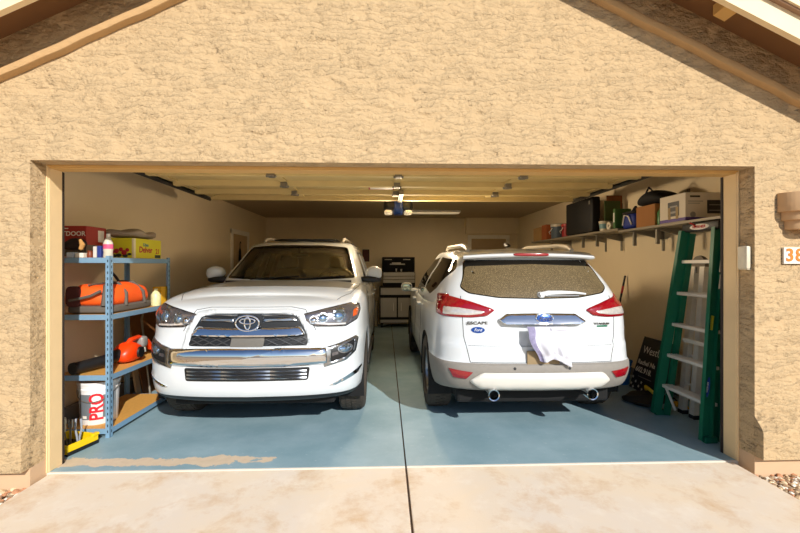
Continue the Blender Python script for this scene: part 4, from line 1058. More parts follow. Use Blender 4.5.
b = MB(); b.lathe([(0, 0), (.045, 0), (.048, .02), (.047, .11), (.03, .14), (.018, .15), (.018, .175), (0, .176)], 20, T(-2.385, 4.372, z2+.001)); o = b.build('jug', cm('jug_yellow', 'ecd9a0', .4, var=.5, vscale=14), None, True); tag(o, 'yellow and white jug between the duffel and the open yellow carton', 'bottle')
# leaf blower on the third shelf
z1 = LV[1]
lb = thing('leaf_blower', 'orange leaf blower with black tube on the third blue shelf', 'leaf blower', (-2.485, 4.0, z1+.006))
cm('blower_orange', 'f0400c', .35, var=.05)
b = MB(); b.tube([(-.16, -.40, .05), (-.06, -.15, .065), (-.02, -.03, .085)], [.048, .05, .058], 18); b.tube([(-.165, -.415, .049), (-.157, -.39, .05)], [.052, .052], 18); b.build('tube', M['black_plastic'], lb, True)
b = MB(); b.bulge(-.10, .10, -.08, .24, .0, .19, 8, 2.6, lambda u, q: Vector((q.x, q.y, q.z*(.72+.28*math.sin(PI*min(1, u.y*1.1)))))); b.build('motor_housing', M['blower_orange'], lb, True, 80)
b = MB(); b.tube([(.0, -.0, .13), (.02, .08, .205), (.02, .20, .215), (.03, .34, .15), (.03, .40, .07)], [.022, .024, .022, .024, .03], 10); b.build('handle', M['blower_orange'], lb, True)
b = MB(); b.lathe([(0, 0), (.055, 0), (.05, .02), (0, .022)], 20, T(.095, .10, .085) @ R(PI/2, 'Y')); b.build('air_intake', M['black_plastic'], lb, True)
b = MB(); b.bulge(-.03, .07, .20, .30, .10, .215, 5, 4); b.build('battery_cap', cm('battery_grey', '8d8a85', .4), lb, True)
# bucket on the bottom shelf
z0 = LV[0]
bk = thing('bucket', 'white paint bucket with red lettering on the bottom blue shelf', 'bucket', (-2.57, 3.80, z0))
cm('bucket_white', 'ece9e6', .35, var=.02)
b = MB(); b.lathe([(0, .0), (.135, 0), (.139, .006), (.152, .30), (.158, .30), (.158, .315), (.153, .318), (.153, .33), (.158, .332), (.158, .35), (.155, .355), (.14, .352), (0, .352)], 40); b.build('pail', M['bucket_white'], bk, True, 40)
b = MB(); b.lathe([(0, .357), (.145, .357), (.15, .37), (.162, .37), (.163, .352), (.16, .345)], 40); b.build('lid', M['bucket_white'], bk, True, 40)
def wrap(a0, a1, z_0, z_1, m, name, parent, off=.0015, n=20):
    b = MB(); b.grid(lambda u, v: ((.139+(.152-.139)*(z_0+(z_1-z_0)*v)/.3+off)*math.cos(a0+(a1-a0)*u), (.139+(.152-.139)*(z_0+(z_1-z_0)*v)/.3+off)*math.sin(a0+(a1-a0)*u), z_0+(z_1-z_0)*v), n, 4); return b.build(name, m, parent, True)
A0 = math.radians(-78)      # faces the camera
lbp = wrap(A0-.75, A0-.03, .05, .27, cm('bucket_label_grey', '6f7478', .5, var=.15), 'label', bk)
wrap(A0-.55, A0-.28, .06, .085, M['label_white'], 'label_mark', lbp, .003)
wrap(A0+.55, A0+1.15, .06, .26, M['bucket_label_grey'], 'label', bk)
# lettering running up the pail, bent round it
tb = text_bm('PRO', .145, .003, bold=True, sx=.85)
bmesh.ops.subdivide_edges(tb, edges=[e for e in tb.edges if e.calc_length() > .02], cuts=3)
for v in tb.verts:
    up, side, dp = v.co.x, v.co.y, v.co.z
    z = .16+up; a = A0+.27-side/.148
    r = .139+(.152-.139)*z/.3+.002+dp; v.co = (r*math.cos(a), r*math.sin(a), z)
mb = MB(); mb.add(tb); mb.build('lettering', cm('print_red', 'd81e2a', .5, var=0), bk)
b = MB(); b.tube([(.160*math.cos(A0+t_), .160*math.sin(A0+t_), .325-.12*math.sin(PI*k/16)) if True else 0 for k, t_ in enumerate(np.linspace(-PI/2, PI/2, 17))], .0035, 6); b.build('bail_handle', M['galv'], bk, True)
# yellow tray of hand tools on the floor by the jamb
ty = thing('tool_tray', 'yellow tool tray on the floor between the left jamb and the shelving', 'tool tray', (-2.545, 3.40, 0), math.radians(-14))
cm('tray_yellow', 'f0c808', .45, var=.04)
b = MB(); b.box(-.15, .15, -.13, .13, 0, .012, .003); b.build('tray_bottom', M['black_plastic'], ty)
for x0, x1, y0, y1 in ((.135, .15, -.13, .13), (-.15, -.135, -.13, .13), (-.135, .135, -.13, -.115), (-.135, .135, .115, .13)):
    b = MB(); b.box(x0, x1, y0, y1, .012, .08, .004); b.build('side', M['tray_yellow'], ty)
b = MB(); b.box(.150, .156, -.13, .13, .0, .03, .002); b.build('skid', M['black_plastic'], ty)
b = MB(); b.box(.12, .158, .08, .135, .07, .09, .004); b.build('latch', M['tray_yellow'], ty)
tools = [('screwdriver', 'amber handled screwdriver standing in the yellow tool tray', -.07, -.06, 'c98a35', .26), ('screwdriver', 'pale wooden handled screwdriver in the yellow tool tray', -.03, .02, 'd8c9a4', .22), ('pliers', 'steel pliers standing in the yellow tool tray', .03, .06, '9aa0a6', .2), ('wrench', 'black handled wrench in the yellow tool tray', .06, -.03, '20222a', .23), ('chisel', 'blue grey handled chisel in the yellow tool tray', .02, -.09, '6f8296', .2)]
for nm, lbl, x, y, c, h in tools:
    ca, sa = math.cos(-.244), math.sin(-.244); wx, wy = -2.545+x*ca-y*sa, 3.40+x*sa+y*ca
    t = thing(nm, lbl, 'hand tool', (wx, wy, .0135)); ti = random.uniform(-.05, .05)
    if nm == 'pliers':
        for s in (-1, 1):
            b = MB(); b.tube([(s*.006, 0, 0), (s*.012, 0, .06), (s*.026, 0, .12), (s*.02, 0, h)], [.005, .008, .007, .008], 8); b.build('handle', cm('tool_'+c, c, .4), t, True)
    elif nm == 'wrench':
        b = MB(); b.box(-.008, .008, -.003, .003, 0, h*.75, .002); b.build('shaft', M['galv'], t)
        b = MB(); b.prism([(-.018, h*.72), (.018, h*.72), (.02, h), (.008, h), (.006, h*.86), (-.006, h*.86), (-.008, h), (-.02, h)], 'y', -.004, .004); b.build('jaw', M['galv'], t)
    else:
        b = MB(); b.tube([(0, 0, 0), (ti*.5, ti*.3, h*.5)], .004, 8); b.build('shaft', M['galv'], t, True)
        b = MB(); b.lathe([(0, h*.5), (.010, h*.5), (.014, h*.62), (.011, h*.72), (.015, h*.85), (.012, h), (0, h)], 12, T(ti*.5, ti*.3, 0)); b.build('handle', cm('tool_'+c, c, .4), t, True)
# between shelving and SUV
j = thing('jug', 'dark blue jug standing on the floor behind the blue shelving', 'jug', (-2.52, 4.86, 0))
b = MB(); b.lathe([(0, 0), (.10, 0), (.105, .01), (.105, .26), (.085, .32), (.03, .36), (.028, .39)], 24); b.build('jug_body', cm('jug_blue', '1d3fae', .35), j, True)
b = MB(); b.lathe([(0, .41), (.034, .41), (.034, .38), (.028, .38)], 16); b.build('lid', M['label_white'], j, True)
b = MB(); b.box(.103, .107, -.05, .05, .10, .2, .001); b.build('label', M['label_white'], j)
def lean(name, label, cat, y0, y1, xb, xt, h, th, m, **k):
    t = MB(); t.prism([(xb, 0), (xt, h), (xt-th, h), (xb-th, 0)], 'y', y0, y1, .003); o = t.build(name, m); return tag(o, label, cat)
lean('board', 'brown board leaning on the left wall behind the blue shelving', 'board', 4.72, 5.35, -2.70, -2.885, 1.02, .018, cm('board_brown', '7a4c22', .7, var=.2, vscale=6))
lean('plank', 'pale narrow plank leaning beside the brown board', 'plank', 4.60, 4.68, -2.70, -2.86, .98, .02, cm('plank_pale', 'b49a74', .8))
b = MB(); b.tube([(-2.60, 4.66, .012), (-2.72, 4.70, .86), (-2.73, 4.76, .96), (-2.735, 4.88, 1.0), (-2.735, 5.0, .96), (-2.72, 5.06, .86), (-2.60, 5.10, .012)], .012, 8); b.tube([(-2.66, 4.68, .45), (-2.66, 5.08, .45)], .010, 8); o = b.build('cart_frame', M['galv'], None, True); tag(o, 'grey bent tube cart frame leaning against the brown board', 'cart frame')
b = MB(); b.tube([(-2.44, 4.99, .012), (-2.47, 5.08, .60), (-2.52, 5.2, 1.02)], .011, 8); o = b.build('pole', cm('pole_white', 'cfc6b4', .5), None, True); tag(o, 'thin pale pole standing between the blue shelving and the SUV', 'pole')

# ================================================================== right wall shelves
cm('shelf_grey', '8c8270', .5, metal=.2)
def wall_shelf(label, y0, y1, z, ups):
    t = thing('bracket_shelf', label, 'shelf', (XR, y0, z)); L = y1-y0
    b = MB(); b.box(-.43, -.012, 0, L, -.03, -.002, .003)
    n = int(L/.05)
    sh = b.build('shelf_board', M['shelf_grey'], t)
    for u in ups:
        b = MB(); b.box(-.018, 0, u-.013, u+.013, -.26, .40, .002); b.build('upright', M['galv'], t)
        b = MB(); b.prism([(-.42, -.031), (-.018, -.031), (-.018, -.13)], 'y', u-.008, u+.008); b.prism([(-.37, -.031), (-.335, -.031), (-.335, -.20), (-.37, -.20)], 'y', u-.012, u+.012); b.build('bracket', M['galv'], t)
    return t
ZS, ZF = 1.895, 1.925
wall_shelf('grey wall shelf above the green stepladder, nearer of the two', 3.32, 4.98, ZS, (1.04, 1.45))
wall_shelf('grey wall shelf holding the tall black case, deeper in the garage', 5.0, 8.0, ZF, (.63, 1.04, 2.2))
t, w, d = carton('carton', 'large white carton with purple stripe and oven picture on the near wall shelf', 'box', 2.89, 3.28, 3.87, 4.24, ZS, .275, cm('carton_white', 'd9cdb8', .6, var=.03))
b = MB(); b.box(-w-.001, w+.001, -d-.001, d+.001, .004, .035); b.build('stripe', cm('print_purple', '4d2f86', .5, var=.1), t)
cm('print_black', '201c1a', .4, var=.2); cm('print_silver', '8f8a84', .4, var=0)
b = MB(); b.box(.02, .185, -d-.0015, -d, .07, .20, 0); pr_ = b.build('oven_print', M['print_black'], t)
b = MB(); b.box(.04, .165, -d-.0025, -d-.001, .095, .105); b.box(.04, .165, -d-.0025, -d-.001, .15, .158); b.build('oven_rack_print', M['print_silver'], pr_)
b = MB(); b.box(-.15, -.05, -d-.0012, -d, .226, .244); b.build('dark_print', M['print_black'], t)
b = MB(); b.box(-.17, -.02, -d-.0012, -d, .185, .192); b.box(-.17, -.05, -d-.0012, -d, .165, .171); b.build('fine_print', M['print_silver'], t)
b = MB(); b.lathe([(0, 0), (.028, 0), (.024, .0012), (0, .0016)], 20, T(-.12, -d, .06) @ R(PI/2, 'X')); b.build('seal_print', M['print_silver'], t)
b = MB(); b.box(-w-.0015, -w, -.10, .06, .06, .205); pr_ = b.build('oven_print', M['print_black'], t)
b = MB(); b.box(-w-.0025, -w-.001, -.075, .03, .09, .11); b.box(-w-.0025, -w-.001, -.075, .03, .15, .165); b.build('oven_rack_print', M['print_silver'], pr_)
for y in (.02, -.09):
    b = MB(); b.box(-w-.003, -w-.0012, y, y+.035, .03, .15); b.build('stand_print', cm('print_tan', '9a8152', .6), t)
t, w, d = carton('carton', 'plain brown carton on the near wall shelf behind the white carton', 'box', 2.90, 3.22, 4.335, 4.665, ZS, .235, cm('carton_brown', 'a06a33', .75))
b = MB(); b.box(-w+.1, w-.1, -d-.001, d+.001, .2, .236, 0); b.build('tape', cm('tape_tan', 'b98d55', .4, var=0), t)
bg = thing('bag', 'black soft bag lying on the brown carton on the near wall shelf', 'bag', (3.06, 4.52, ZS+.239))
b = MB(); b.bulge(-.17, .16, -.27, .24, 0, .17, 8, 2.4, lambda u, q: Vector((q.x, q.y, q.z*(.45+.55*(1-abs(u.y*2-1.0)**1.5))))); b.build('bag_body', cm('bag_black', '15120f', .8, var=.2), bg, True, 80)
b = MB(); b.tube([(-.1, -.1, .12), (-.12, -.02, .20), (-.1, .08, .12)], .010, 6); b.build('strap', M['bag_black'], bg, True)
b = MB(); b.lathe([(0, 0), (.045, 0), (.05, .02), (.05, .12), (.02, .16), (.018, .18), (0, .18)], 18, T(2.94, 4.287, ZS) @ Matrix.Diagonal((.8, .8, 1.1, 1))); 
o = b.build('bottle', cm('bottle_green', '3a7a3a', .35, var=.4, vscale=20), None, True); tag(o, 'green bottle between the white carton and the brown carton', 'bottle')
bc = thing('bag', 'blue zipped cooler bag behind the brown carton on the near wall shelf', 'bag', (3.04, 4.825, ZS))
b = MB(); b.bulge(-.15, .15, -.135, .145, 0, .19, 6, 5); b.build('bag_body', cm('cooler_blue', '1b2f86', .6), bc, True)
b = MB(); b.bulge(-.155, .155, -.14, .15, .175, .215, 6, 5); b.build('lid', M['bag_black'], bc, True)
b = MB(); b.tube([(-.154, -.09, .05), (-.17, -.05, .15), (-.165, .04, .17), (-.154, .09, .05)], .008, 6); b.build('strap', M['label_white'], bc, True)
b = MB(); b.tube([(-.10, -.12, .21), (-.06, -.02, .26), (-.02, .12, .21)], .018, 8); b.build('handle', M['bag_black'], bc, True)
bb_ = thing('binder', 'green upright binder at the start of the far wall shelf', 'binder', (2.93, 5.12, ZF))
b = MB(); b.box(-.05, .16, -.05, -.004, 0, .25, .006); b.build('cover', cm('binder_green', '3f6a2c', .6), bb_); b = MB(); b.box(-.045, .155, -.044, -.010, .004, .246); b.build('pages', M['label_white'], bb_)
b = MB(); b.box(-.0535, -.0495, -.04, -.014, .08, .2, .001); b.build('spine_label', M['label_white'], bb_)
t, w, d = carton('carton', 'small dark carton behind the green binder on the far wall shelf', 'box', 3.05, 3.24, 5.18, 5.36, ZF, .24, cm('carton_dark', '2d2620', .7))
tb_ = thing('tub', 'white food tub on the far wall shelf in front of the black case', 'tub', (2.965, 5.46, ZF))
b = MB(); b.lathe([(0, 0), (.06, 0), (.075, .11), (.08, .115), (.08, .13), (0, .132)], 24); b.build('tub_body', cm('tub_white', 'cfc4ac', .5, var=.1), tb_, True); b = MB(); b.lathe([(.0655, .03), (.0735, .095)], 24); b.build('label', cm('label_aqua', '6b8f93', .5, var=.4, vscale=20), tb_, True)
sl = thing('roll', 'white paper roll lying beside the white food tub', 'roll', (2.96, 5.24, ZF+.05))
b = MB(); b.lathe([(.015, -.07), (.05, -.07), (.05, .07), (.015, .07)], 20, R(PI/2, 'Y'), True); b.build('paper', cm('paper_white', 'd8cfba', .8), sl, True)
lean_b = MB(); lean_b.box(3.05, 3.26, 5.56, 5.585, ZF, ZF+.50, .004); o = lean_b.build('board', cm('board_orange', '8e5526', .7, var=.15)); tag(o, 'orange brown board standing on edge against the tall black case', 'board')
lean_b = MB(); lean_b.box(3.0, 3.22, 5.535, 5.55, ZF, ZF+.42, .003); o = lean_b.build('panel', cm('panel_green', '4c5e2a', .7)); tag(o, 'olive green panel standing before the orange brown board', 'board')
cs = thing('case', 'tall flat black case standing on the far wall shelf', 'case', (3.0, 6.06, ZF))
b = MB(); b.box(-.12, .0, -.42, .42, .008, .50, .02); b.build('shell', cm('case_black', '0d0c0c', .6, var=.2), cs, True)
for y in (-.3, .3): b = MB(); b.box(-.11, -.01, y-.03, y+.03, 0, .012, .002); b.build('foot', M['black_plastic'], cs)
b = MB(); b.tube([(-.06, -.1, .50), (-.06, -.09, .53), (-.06, .09, .53), (-.06, .1, .50)], .009, 8); b.build('handle', M['black_plastic'], cs, True)
b = MB(); b.box(-.128, -.118, -.36, -.33, .40, .45, .002); b.build('latch', M['galv'], cs)
def can(name, label, y, r, h, c1, c2):
    t = thing(name, label, 'container', (2.98, y, ZF)); b = MB(); b.lathe([(0, 0), (r*.9, 0), (r*.95, .01), (r, h*.8), (r*1.02, h*.82)], 24); b.build('vessel', cm('vessel_'+c1, c1, .4), t, True)
    b = MB(); b.lathe([(r*1.03, h*.8), (r*1.05, h*.82), (r*1.04, h*.96), (r*.9, h), (0, h)], 24); b.build('lid', cm('vessel_'+c2, c2, .4), t, True)
    b = MB(); b.tube([(-r*1.03, -.05, h*.7), (-r*1.25, -.03, h*.5), (-r*1.25, .03, h*.45), (-r*1.0, .05, h*.3)], .006, 6); b.build('handle', M['label_white'], t, True)
can('water_cooler', 'blue grey drink cooler with white lid on the far wall shelf', 7.02, .115, .25, '4c5a68', 'c7c0b0')
can('canister', 'red canister between the black case and the drink cooler', 6.66, .085, .22, '8f1f22', 'a33030')
t, w, d = carton('carton', 'orange carton past the drink cooler on the far wall shelf', 'box', 2.89, 3.1, 7.30, 7.52, ZF, .27, cm('carton_orange', 'a5582a', .7))
t, w, d = carton('carton', 'tan carton at the deepest end of the far wall shelf', 'box', 2.89, 3.18, 7.58, 7.95, ZF, .25, cm('carton_tan', 'b08b58', .75))
b = MB(); b.bulge(3.12, 3.26, 6.80, 7.15, ZF+.0, ZF+.34, 6, 2.6); o = b.build('cushion', cm('cushion_brown', '5a432c', .9), None, True); o.location = (0.02, 0, 0); tag(o, 'brown cushion propped at the wall behind the drink cooler', 'cushion')

# ================================================================== ladders and floor things on the right
cm('fibre_green', '0a6649', .45, var=.08, vscale=12); cm('alu', 'e0dacd', .42, metal=.15, var=.12, vscale=14)
def frame_bar(p0, p1, side, prof, mb):
    """extrude closed profile (a along side, b along the outward normal) from p0 to p1"""
    p0, p1 = Vector(p0), Vector(p1); t = (p1-p0).normalized(); s = Vector(side); s = (s-t*s.dot(t)).normalized(); n = t.cross(s)
    b = bmesh.new(); A = [b.verts.new(p0+s*a+n*c) for a, c in prof]; B = [b.verts.new(p1+s*a+n*c) for a, c in prof]; k = len(prof)
    b.faces.new(A); b.faces.new(B)
    for i in range(k): b.faces.new((A[i], A[(i+1) % k], B[(i+1) % k], B[i]))
    bmesh.ops.recalc_face_normals(b, faces=b.faces[:]); bmesh.ops.triangulate(b, faces=[f for f in b.faces if len(f.verts) > 4]); mb.add(b); return mb
LX, LY = 2.665, 3.63
ld = thing('stepladder', 'green fibreglass stepladder with silver steps standing by the right jamb', 'ladder', (LX, LY, 0))
def L_(x, y, z): return (x-LX, y-LY, z)
FA, TA, FB, TB = (2.675, 3.935, .015), (2.865, 3.80, 1.785), (2.656, 3.325, .015), (2.865, 3.445, 1.785)
def chan(w, d, f, o): return [(0, 0), (o*f, 0), (o*f, .005), (o*.006, .005), (o*.006, d-.005), (o*f, d-.005), (o*f, d), (0, d)]
for (f_, t_, o_) in ((FA, TA, 1), (FB, TB, -1)):
    b = MB(); frame_bar(L_(*f_), L_(*t_), (0, 1, 0), [(a, c-.02) for a, c in chan(0, .085, .038, o_)], b); rl = b.build('front_rail', M['fibre_green'], ld)
    b = MB(); b.box(f_[0]-LX-.03, f_[0]-LX+.075, f_[1]-LY-(.035 if o_ < 0 else .004), f_[1]-LY+(.004 if o_ < 0 else .035), 0, .05, .004); b.build('foot', M['fibre_green'], rl)
for (f_, t_, o_) in (((2.775, 3.918, .0), (2.93, 3.785, 1.76), 1), ((2.765, 3.343, .0), (2.93, 3.46, 1.76), -1)):
    b = MB(); frame_bar(L_(*f_), L_(*t_), (0, 1, 0), chan(0, .055, .028, o_), b); b.build('rear_rail', M['fibre_green'], ld)
def lerp(a, c, t): return tuple(a[i]+(c[i]-a[i])*t for i in range(3))
for z in (.31, .61, .91, 1.21, 1.51):
    t = z/1.785; a = lerp(FA, TA, t); c = lerp(FB, TB, t)
    b = MB(); b.box(a[0]-LX-.022, a[0]-LX+.07, c[1]-LY+.003, a[1]-LY-.003, z-.028, z, .003)
    for k in range(5): b.box(a[0]-LX-.018+k*.018, a[0]-LX-.010+k*.018, c[1]-LY+.004, a[1]-LY-.004, z-.001, z+.0025)
    b.build('step', M['alu'], ld)
for z in (.28, .75, 1.2):
    t = z/1.76; y1 = 3.918-.13*t; y0 = 3.343+.11*t; b = MB(); b.box(.125+.155*t, .142+.155*t, y0-LY, y1-LY, z-.018, z+.018, .003); b.build('rear_brace', M['alu'], ld)
for y in (3.38, 3.87):
    b = MB(); b.tube([L_(2.70, y, .285), L_(2.79, y, .07)], .012, 6); b.build('diagonal_brace', M['alu'], ld)
b = MB(); b.box(.165, .31, -.225, .21, 1.775, 1.85, .010); cap = b.build('top_cap', M['black_plastic'], ld, True)
b = MB(); b.lathe([(0, 0), (1, 0), (.96, .006), (0, .008)], 28, T(.165, -.01, 1.812) @ R(-PI/2, 'Y') @ Matrix.Diagonal((.026, .115, .5, 1))); b.build('oval_plate', M['label_white'], cap)
text('lettering', 'WERNER', .034, M['label_red'], cap, T(.160, -.01, 1.812) @ FACE_LEFT, .002, bold=True, sx=1.15, shear=.2)
b = MB(); b.tube([(.158, .09, 1.855), (.156, .05, 1.84), (.154, .02, 1.815)], .007, 6); b.build('red_tag', M['label_red'], cap)
# labels on the near rail
tt = math.atan2(TB[0]-FB[0], 1.77); ta = math.atan2(TB[1]-FB[1], 1.77)
def onrail(z, dy=-.019): p = lerp(FB, TB, z/1.785); return Vector((p[0]-LX-.024, p[1]-LY+dy, z))
p = onrail(.45); b = MB(); b.lathe([(0, 0), (1, 0), (.95, .002), (0, .003)], 24, T(*p) @ R(tt, 'Y') @ R(-PI/2, 'Y') @ Matrix.Diagonal((.085, .0165, 1, 1))); ob = b.build('maker_label', cm('label_blue', '1f3f96', .4, var=0), ld)
text('maker_lettering', 'WERNER', .022, M['label_white'], ob, T(*p) @ T(-.0035, 0, 0) @ R(tt, 'Y') @ FACE_LEFT @ R(PI/2, 'Z'), .001, bold=True)
p = onrail(.98); b = MB(); b.box(-.002, .0, -.015, .015, -.06, .06, 0, T(*p) @ R(tt, 'Y')); b.build('caution_label', cm('label_yellow', 'c9b62c', .5, var=.25, vscale=40), ld)
for z, h in ((1.52, .11), (1.33, .06)):
    p = lerp(FB, TB, z/1.785); b = MB(); b.box(.02, .055, -.0415, -.0395, -h, h, 0, T(p[0]-LX-.02, p[1]-LY, z) @ R(tt, 'Y')); b.build('instruction_label', M['label_white'], ld)
al = thing('aluminium_ladder', 'silver aluminium folding ladder leaning behind the green stepladder', 'ladder', (2.945, 3.85, 0))
for y in (-.02, .13):
    b = MB(); frame_bar((0, y, 0), (.11, y*.8, 1.45), (0, 1, 0), [(-.03, -.02), (.03, -.02), (.03, .03), (-.03, .03)], b); rl = b.build('rail', M['alu'], al)
    b = MB(); b.box(-.03, .035, y-.034, y+.034, 0, .04, .004); b.build('foot', M['black_plastic'], rl)
    b = MB(); b.box(.072, .075, y-.02, y+.02, 1.12, 1.22, 0, T(-.0, 0, 0)); b.build('label', M['label_white'], rl)
for z in (.3, .58, .86, 1.14): b = MB(); b.tube([(.11*z/1.45+.0, -.03, z), (.11*z/1.45, .13, z)], .014, 8); b.build('rung', M['alu'], al, True)
b = MB(); b.lathe([(0, -.02), (.085, -.02), (.09, 0), (.085, .02), (0, .02)], 24, T(.115, .05, 1.47) @ R(PI/2, 'Y')); b.build('hinge', cm('hinge_grey', '6e675c', .5, metal=.4), al, True)
# yard sign
sg = thing('yard_sign', 'black real estate sign with white lettering leaning on the right wall', 'sign', (2.945, 4.58, .004), 0)
SM = R(math.atan2(.19, .60), 'Y')
b = MB(); b.box(-.006, .006, -.29, .29, 0, .63, .001, SM); b.build('panel', cm('sign_black', '131214', .5, var=.05), sg)
def onsign(y, z): return SM @ T(-.0075, y, z) @ FACE_LEFT
text('headline', 'WestU', .125, M['label_white'], sg, onsign(.235, .475), .001, align='LEFT', sx=.9)
text('name_line', 'Rachel Na', .075, M['label_white'], sg, onsign(.265, .325), .001, align='LEFT', bold=True)
text('number_line', '602.918.', .085, M['label_white'], sg, onsign(.27, .235), .001, align='LEFT', bold=True)
b = MB(); b.box(-.0078, -.006, -.05, .19, .155, .164, 0, SM); b.build('fine_line', M['print_silver'], sg)
for k, (y, z) in enumerate(((.27, .13), (.20, .09), (.27, .05), (.13, .05), (.22, .02), (.10, .10), (.06, .03))):
    st = []
    for i in range(10):
        a = PI/2+i*PI/5; r = .020 if i % 2 == 0 else .009; st.append((y+r*math.cos(a), z+r*math.sin(a)))
    b = MB(); b.prism(st, 'x', -.0082, -.006, 0, SM); b.build('star_print', M['label_white'], sg)
# bag and glove
tb2 = thing('tote_bag', 'black tote bag with yellow handle on the floor before the yard sign', 'bag', (2.765, 4.25, 0))
b = MB(); b.bulge(-.19, .13, -.16, .20, 0, .15, 9, 2.3, lambda u, q: Vector((q.x+.04*math.sin(u.y*6)*(u.z > .3), q.y, q.z*(.35+.65*u.x)+.01*math.sin(u.x*13+u.y*9)*(u.z > .4)))); b.build('bag_body', cm('tote_black', '191715', .7, var=.25, vscale=14), tb2, True, 80)
b = MB(); b.tube([(.03, -.11, .12), (-.01, -.06, .165), (0, .03, .175), (.04, .09, .13)], .018, 8); b.build('handle', cm('handle_yellow', 'd6b41c', .5), tb2, True)
gl = thing('work_glove', 'yellow work glove on the floor under the green stepladder', 'glove', (3.03, 4.15, 0)); gl.scale = (.7, .7, .7)
b = MB(); b.bulge(-.07, .05, -.06, .09, 0, .07, 6, 2.4)
for k in range(4): b.tube([(-.055+k*.03, -.05, .035), (-.06+k*.034, -.095, .03), (-.06+k*.036, -.13, .018)], [.016, .015, .012], 8)
b.tube([(.045, .0, .035), (.075, -.04, .03), (.085, -.075, .02)], [.016, .015, .012], 8); b.build('palm', cm('glove_yellow', 'cfa424', .7, var=.2), gl, True, 80)
b = MB(); b.lathe([(.05, 0), (.055, .05), (.05, .05), (.045, 0)], 18, T(-.01, .08, .05) @ R(-PI/2, 'X')); b.build('cuff', cm('cuff_dark', '2a2622', .8), gl, True)
bb2 = thing('bucket', 'blue plastic bucket by the right wall beside the crossover', 'bucket', (2.93, 5.02, 0))
b = MB(); b.lathe([(0, .005), (.085, 0), (.09, .004), (.115, .27), (.125, .275), (.125, .29), (.112, .29), (.085, .012), (0, .012)], 28); b.build('pail', cm('pail_blue', '1f6fb4', .4), bb2, True, 40)
b = MB(); b.tube([(.12*math.cos(a), .12*math.sin(a)*.9, .275-.10*math.sin(a)*0-.06*abs(math.sin(a))) for a in np.linspace(PI, 2*PI, 14)], .004, 6); b.build('bail_handle', M['label_white'], bb2, True)
br = thing('broom', 'dark handled broom leaning on the right wall beyond the crossover', 'broom', (2.98, 5.45, 0))
b = MB(); b.tube([(0, 0, .10), (.292, .06, 1.32)], .013, 10); b.build('handle', cm('broom_black', '1d1a1c', .5), br, True)
b = MB(); b.tube([(.235, .048, 1.08), (.258, .053, 1.18)], .0145, 10); b.build('grip', M['label_red'], br, True)
b = MB(); b.box(-.03, .03, -.15, .15, 0, .12, .01, T(.0, 0, .0)); b.build('bristles', M['bag_black'], br)

# ================================================================== the back of the garage
tc = thing('tool_chest', 'black rolling tool chest with silver drawers and open lid by the back wall', 'tool chest', (.28, 9.62, 0))
cm('chest_black', '0e0d0b', .6, var=0, spec=.2); cm('chest_silver', 'b3ab9a', .4, metal=.4, var=.04)
b = MB(); b.box(-.42, .42, .0, .50, .10, .95, .006); b.build('cabinet', M['chest_black'], tc)
b = MB(); b.box(-.39, .39, -.012, 0, .77, .935, .004); dw = b.build('drawer', M['chest_silver'], tc); b = MB(); b.box(-.36, .36, -.026, -.012, .915, .93, .003); b.build('handle', M['chest_silver'], dw)
for s in (-1, 1):
    b = MB(); b.box(min(s*.015, s*.39), max(s*.015, s*.39), -.012, 0, .25, .70, .004); dd = b.build('door', M['chest_silver'], tc)
    b = MB(); b.tube([(s*.09, -.012, .40), (s*.09, -.035, .42), (s*.09, -.035, .56), (s*.09, -.012, .58)], .009, 8); b.build('handle', M['label_white'], dd, True)
b = MB(); b.box(-.40, .40, -.012, 0, .12, .19, .004); b.build('silver_strip', M['chest_silver'], tc)  # silver strip across the foot of the cabinet
b = MB(); b.box(-.34, .42, .04, .50, .955, 1.31, .006); tp2 = b.build('top_chest', M['chest_black'], tc)
for z0, z1 in ((1.05, 1.12), (1.13, 1.20), (1.21, 1.295)):
    b = MB(); b.box(-.33, .41, .026, .04, z0, z1, .004); dw = b.build('drawer', M['chest_silver'], tc); b = MB(); b.box(-.30, .38, .014, .026, z1-.018, z1-.006, .003); b.build('handle', M['chest_silver'], dw)
b = MB(); b.box(-.36, .44, .44, .47, 1.31, 1.66, .006); ldd = b.build('lid', M['chest_black'], tc)
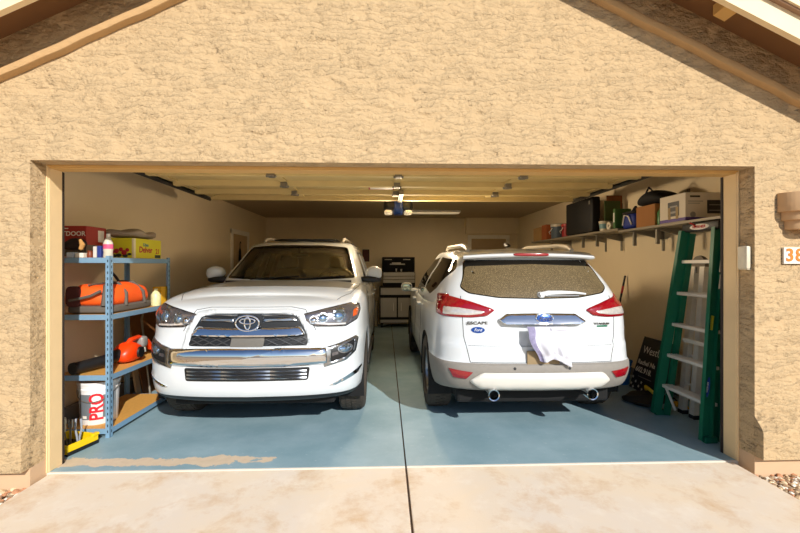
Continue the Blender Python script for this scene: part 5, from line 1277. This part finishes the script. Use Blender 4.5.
b = MB(); b.box(-.17, .20, .425, .44, 1.47, 1.50, .004); b.box(-.12, .1, .425, .44, 1.50, 1.53, .004); b.box(-.30, -.12, .425, .44, 1.59, 1.61, .003); b.box(.15, .33, .425, .44, 1.59, 1.61, .003); b.build('lid_print', M['chest_silver'], ldd)
for x in (-.36, .36):
    for y in (.07, .43): b = MB(); b.lathe([(0, -.018), (.05, -.018), (.05, .018), (0, .018)], 20, T(x, y, .05) @ R(PI/2, 'Y')); b.box(x-.03, x+.03, y-.03, y+.03, .085, .101); b.build('caster', M['black_plastic'], tc, True)
for k, (x, h, lb_) in enumerate(((-.02, .07, 'steel socket left of the other on the open tool chest'), (.1, .06, 'short steel socket right of the taller one on the open tool chest'))):
    b = MB(); b.lathe([(0, 0), (.016, 0), (.016, h*.5), (.02, h*.55), (.02, h), (.012, h), (.012, h*.6), (0, h*.6)], 14, T(.28+x, 9.62+.2, 1.3115)); o = b.build('socket', M['alu'], None, True); tag(o, lb_, 'tool')
b = MB(); b.lathe([(0, 0), (.055, 0), (.055, .60), (.04, .62), (0, .62)], 20, T(-.235, 9.9, 0)); o = b.build('pipe', cm('pipe_white', 'c9bfa8', .5), None, True); tag(o, 'pale standing pipe on the floor left of the tool chest', 'pipe')
pc = thing('framed_picture', 'small dark red picture hanging on the back wall left of the tool chest', 'picture', (-.48, YB, 1.55))
b = MB(); b.box(-.085, .085, -.02, 0, 0, .30, .004); b.build('frame', cm('frame_dark', '2a1612', .5), pc); b = MB(); b.box(-.068, .068, -.023, -.019, .018, .282); b.build('print', cm('print_maroon', '54211c', .6, var=.4, vscale=14), pc)
um = thing('umbrella', 'black folded umbrella hanging on the left side door', 'umbrella', (XL+.05, 8.28, 1.30))
b = MB(); b.tube([(0, 0, .0), (0, 0, .08), (0, 0, .45), (0, 0, .52)], [.006, .03, .022, .006], 10); b.build('canopy', M['bag_black'], um, True)
b = MB(); b.tube([(0, 0, .52), (0, 0, .60), (0, .03, .63), (0, .06, .60)], .008, 8); b.build('handle', M['bag_black'], um, True)
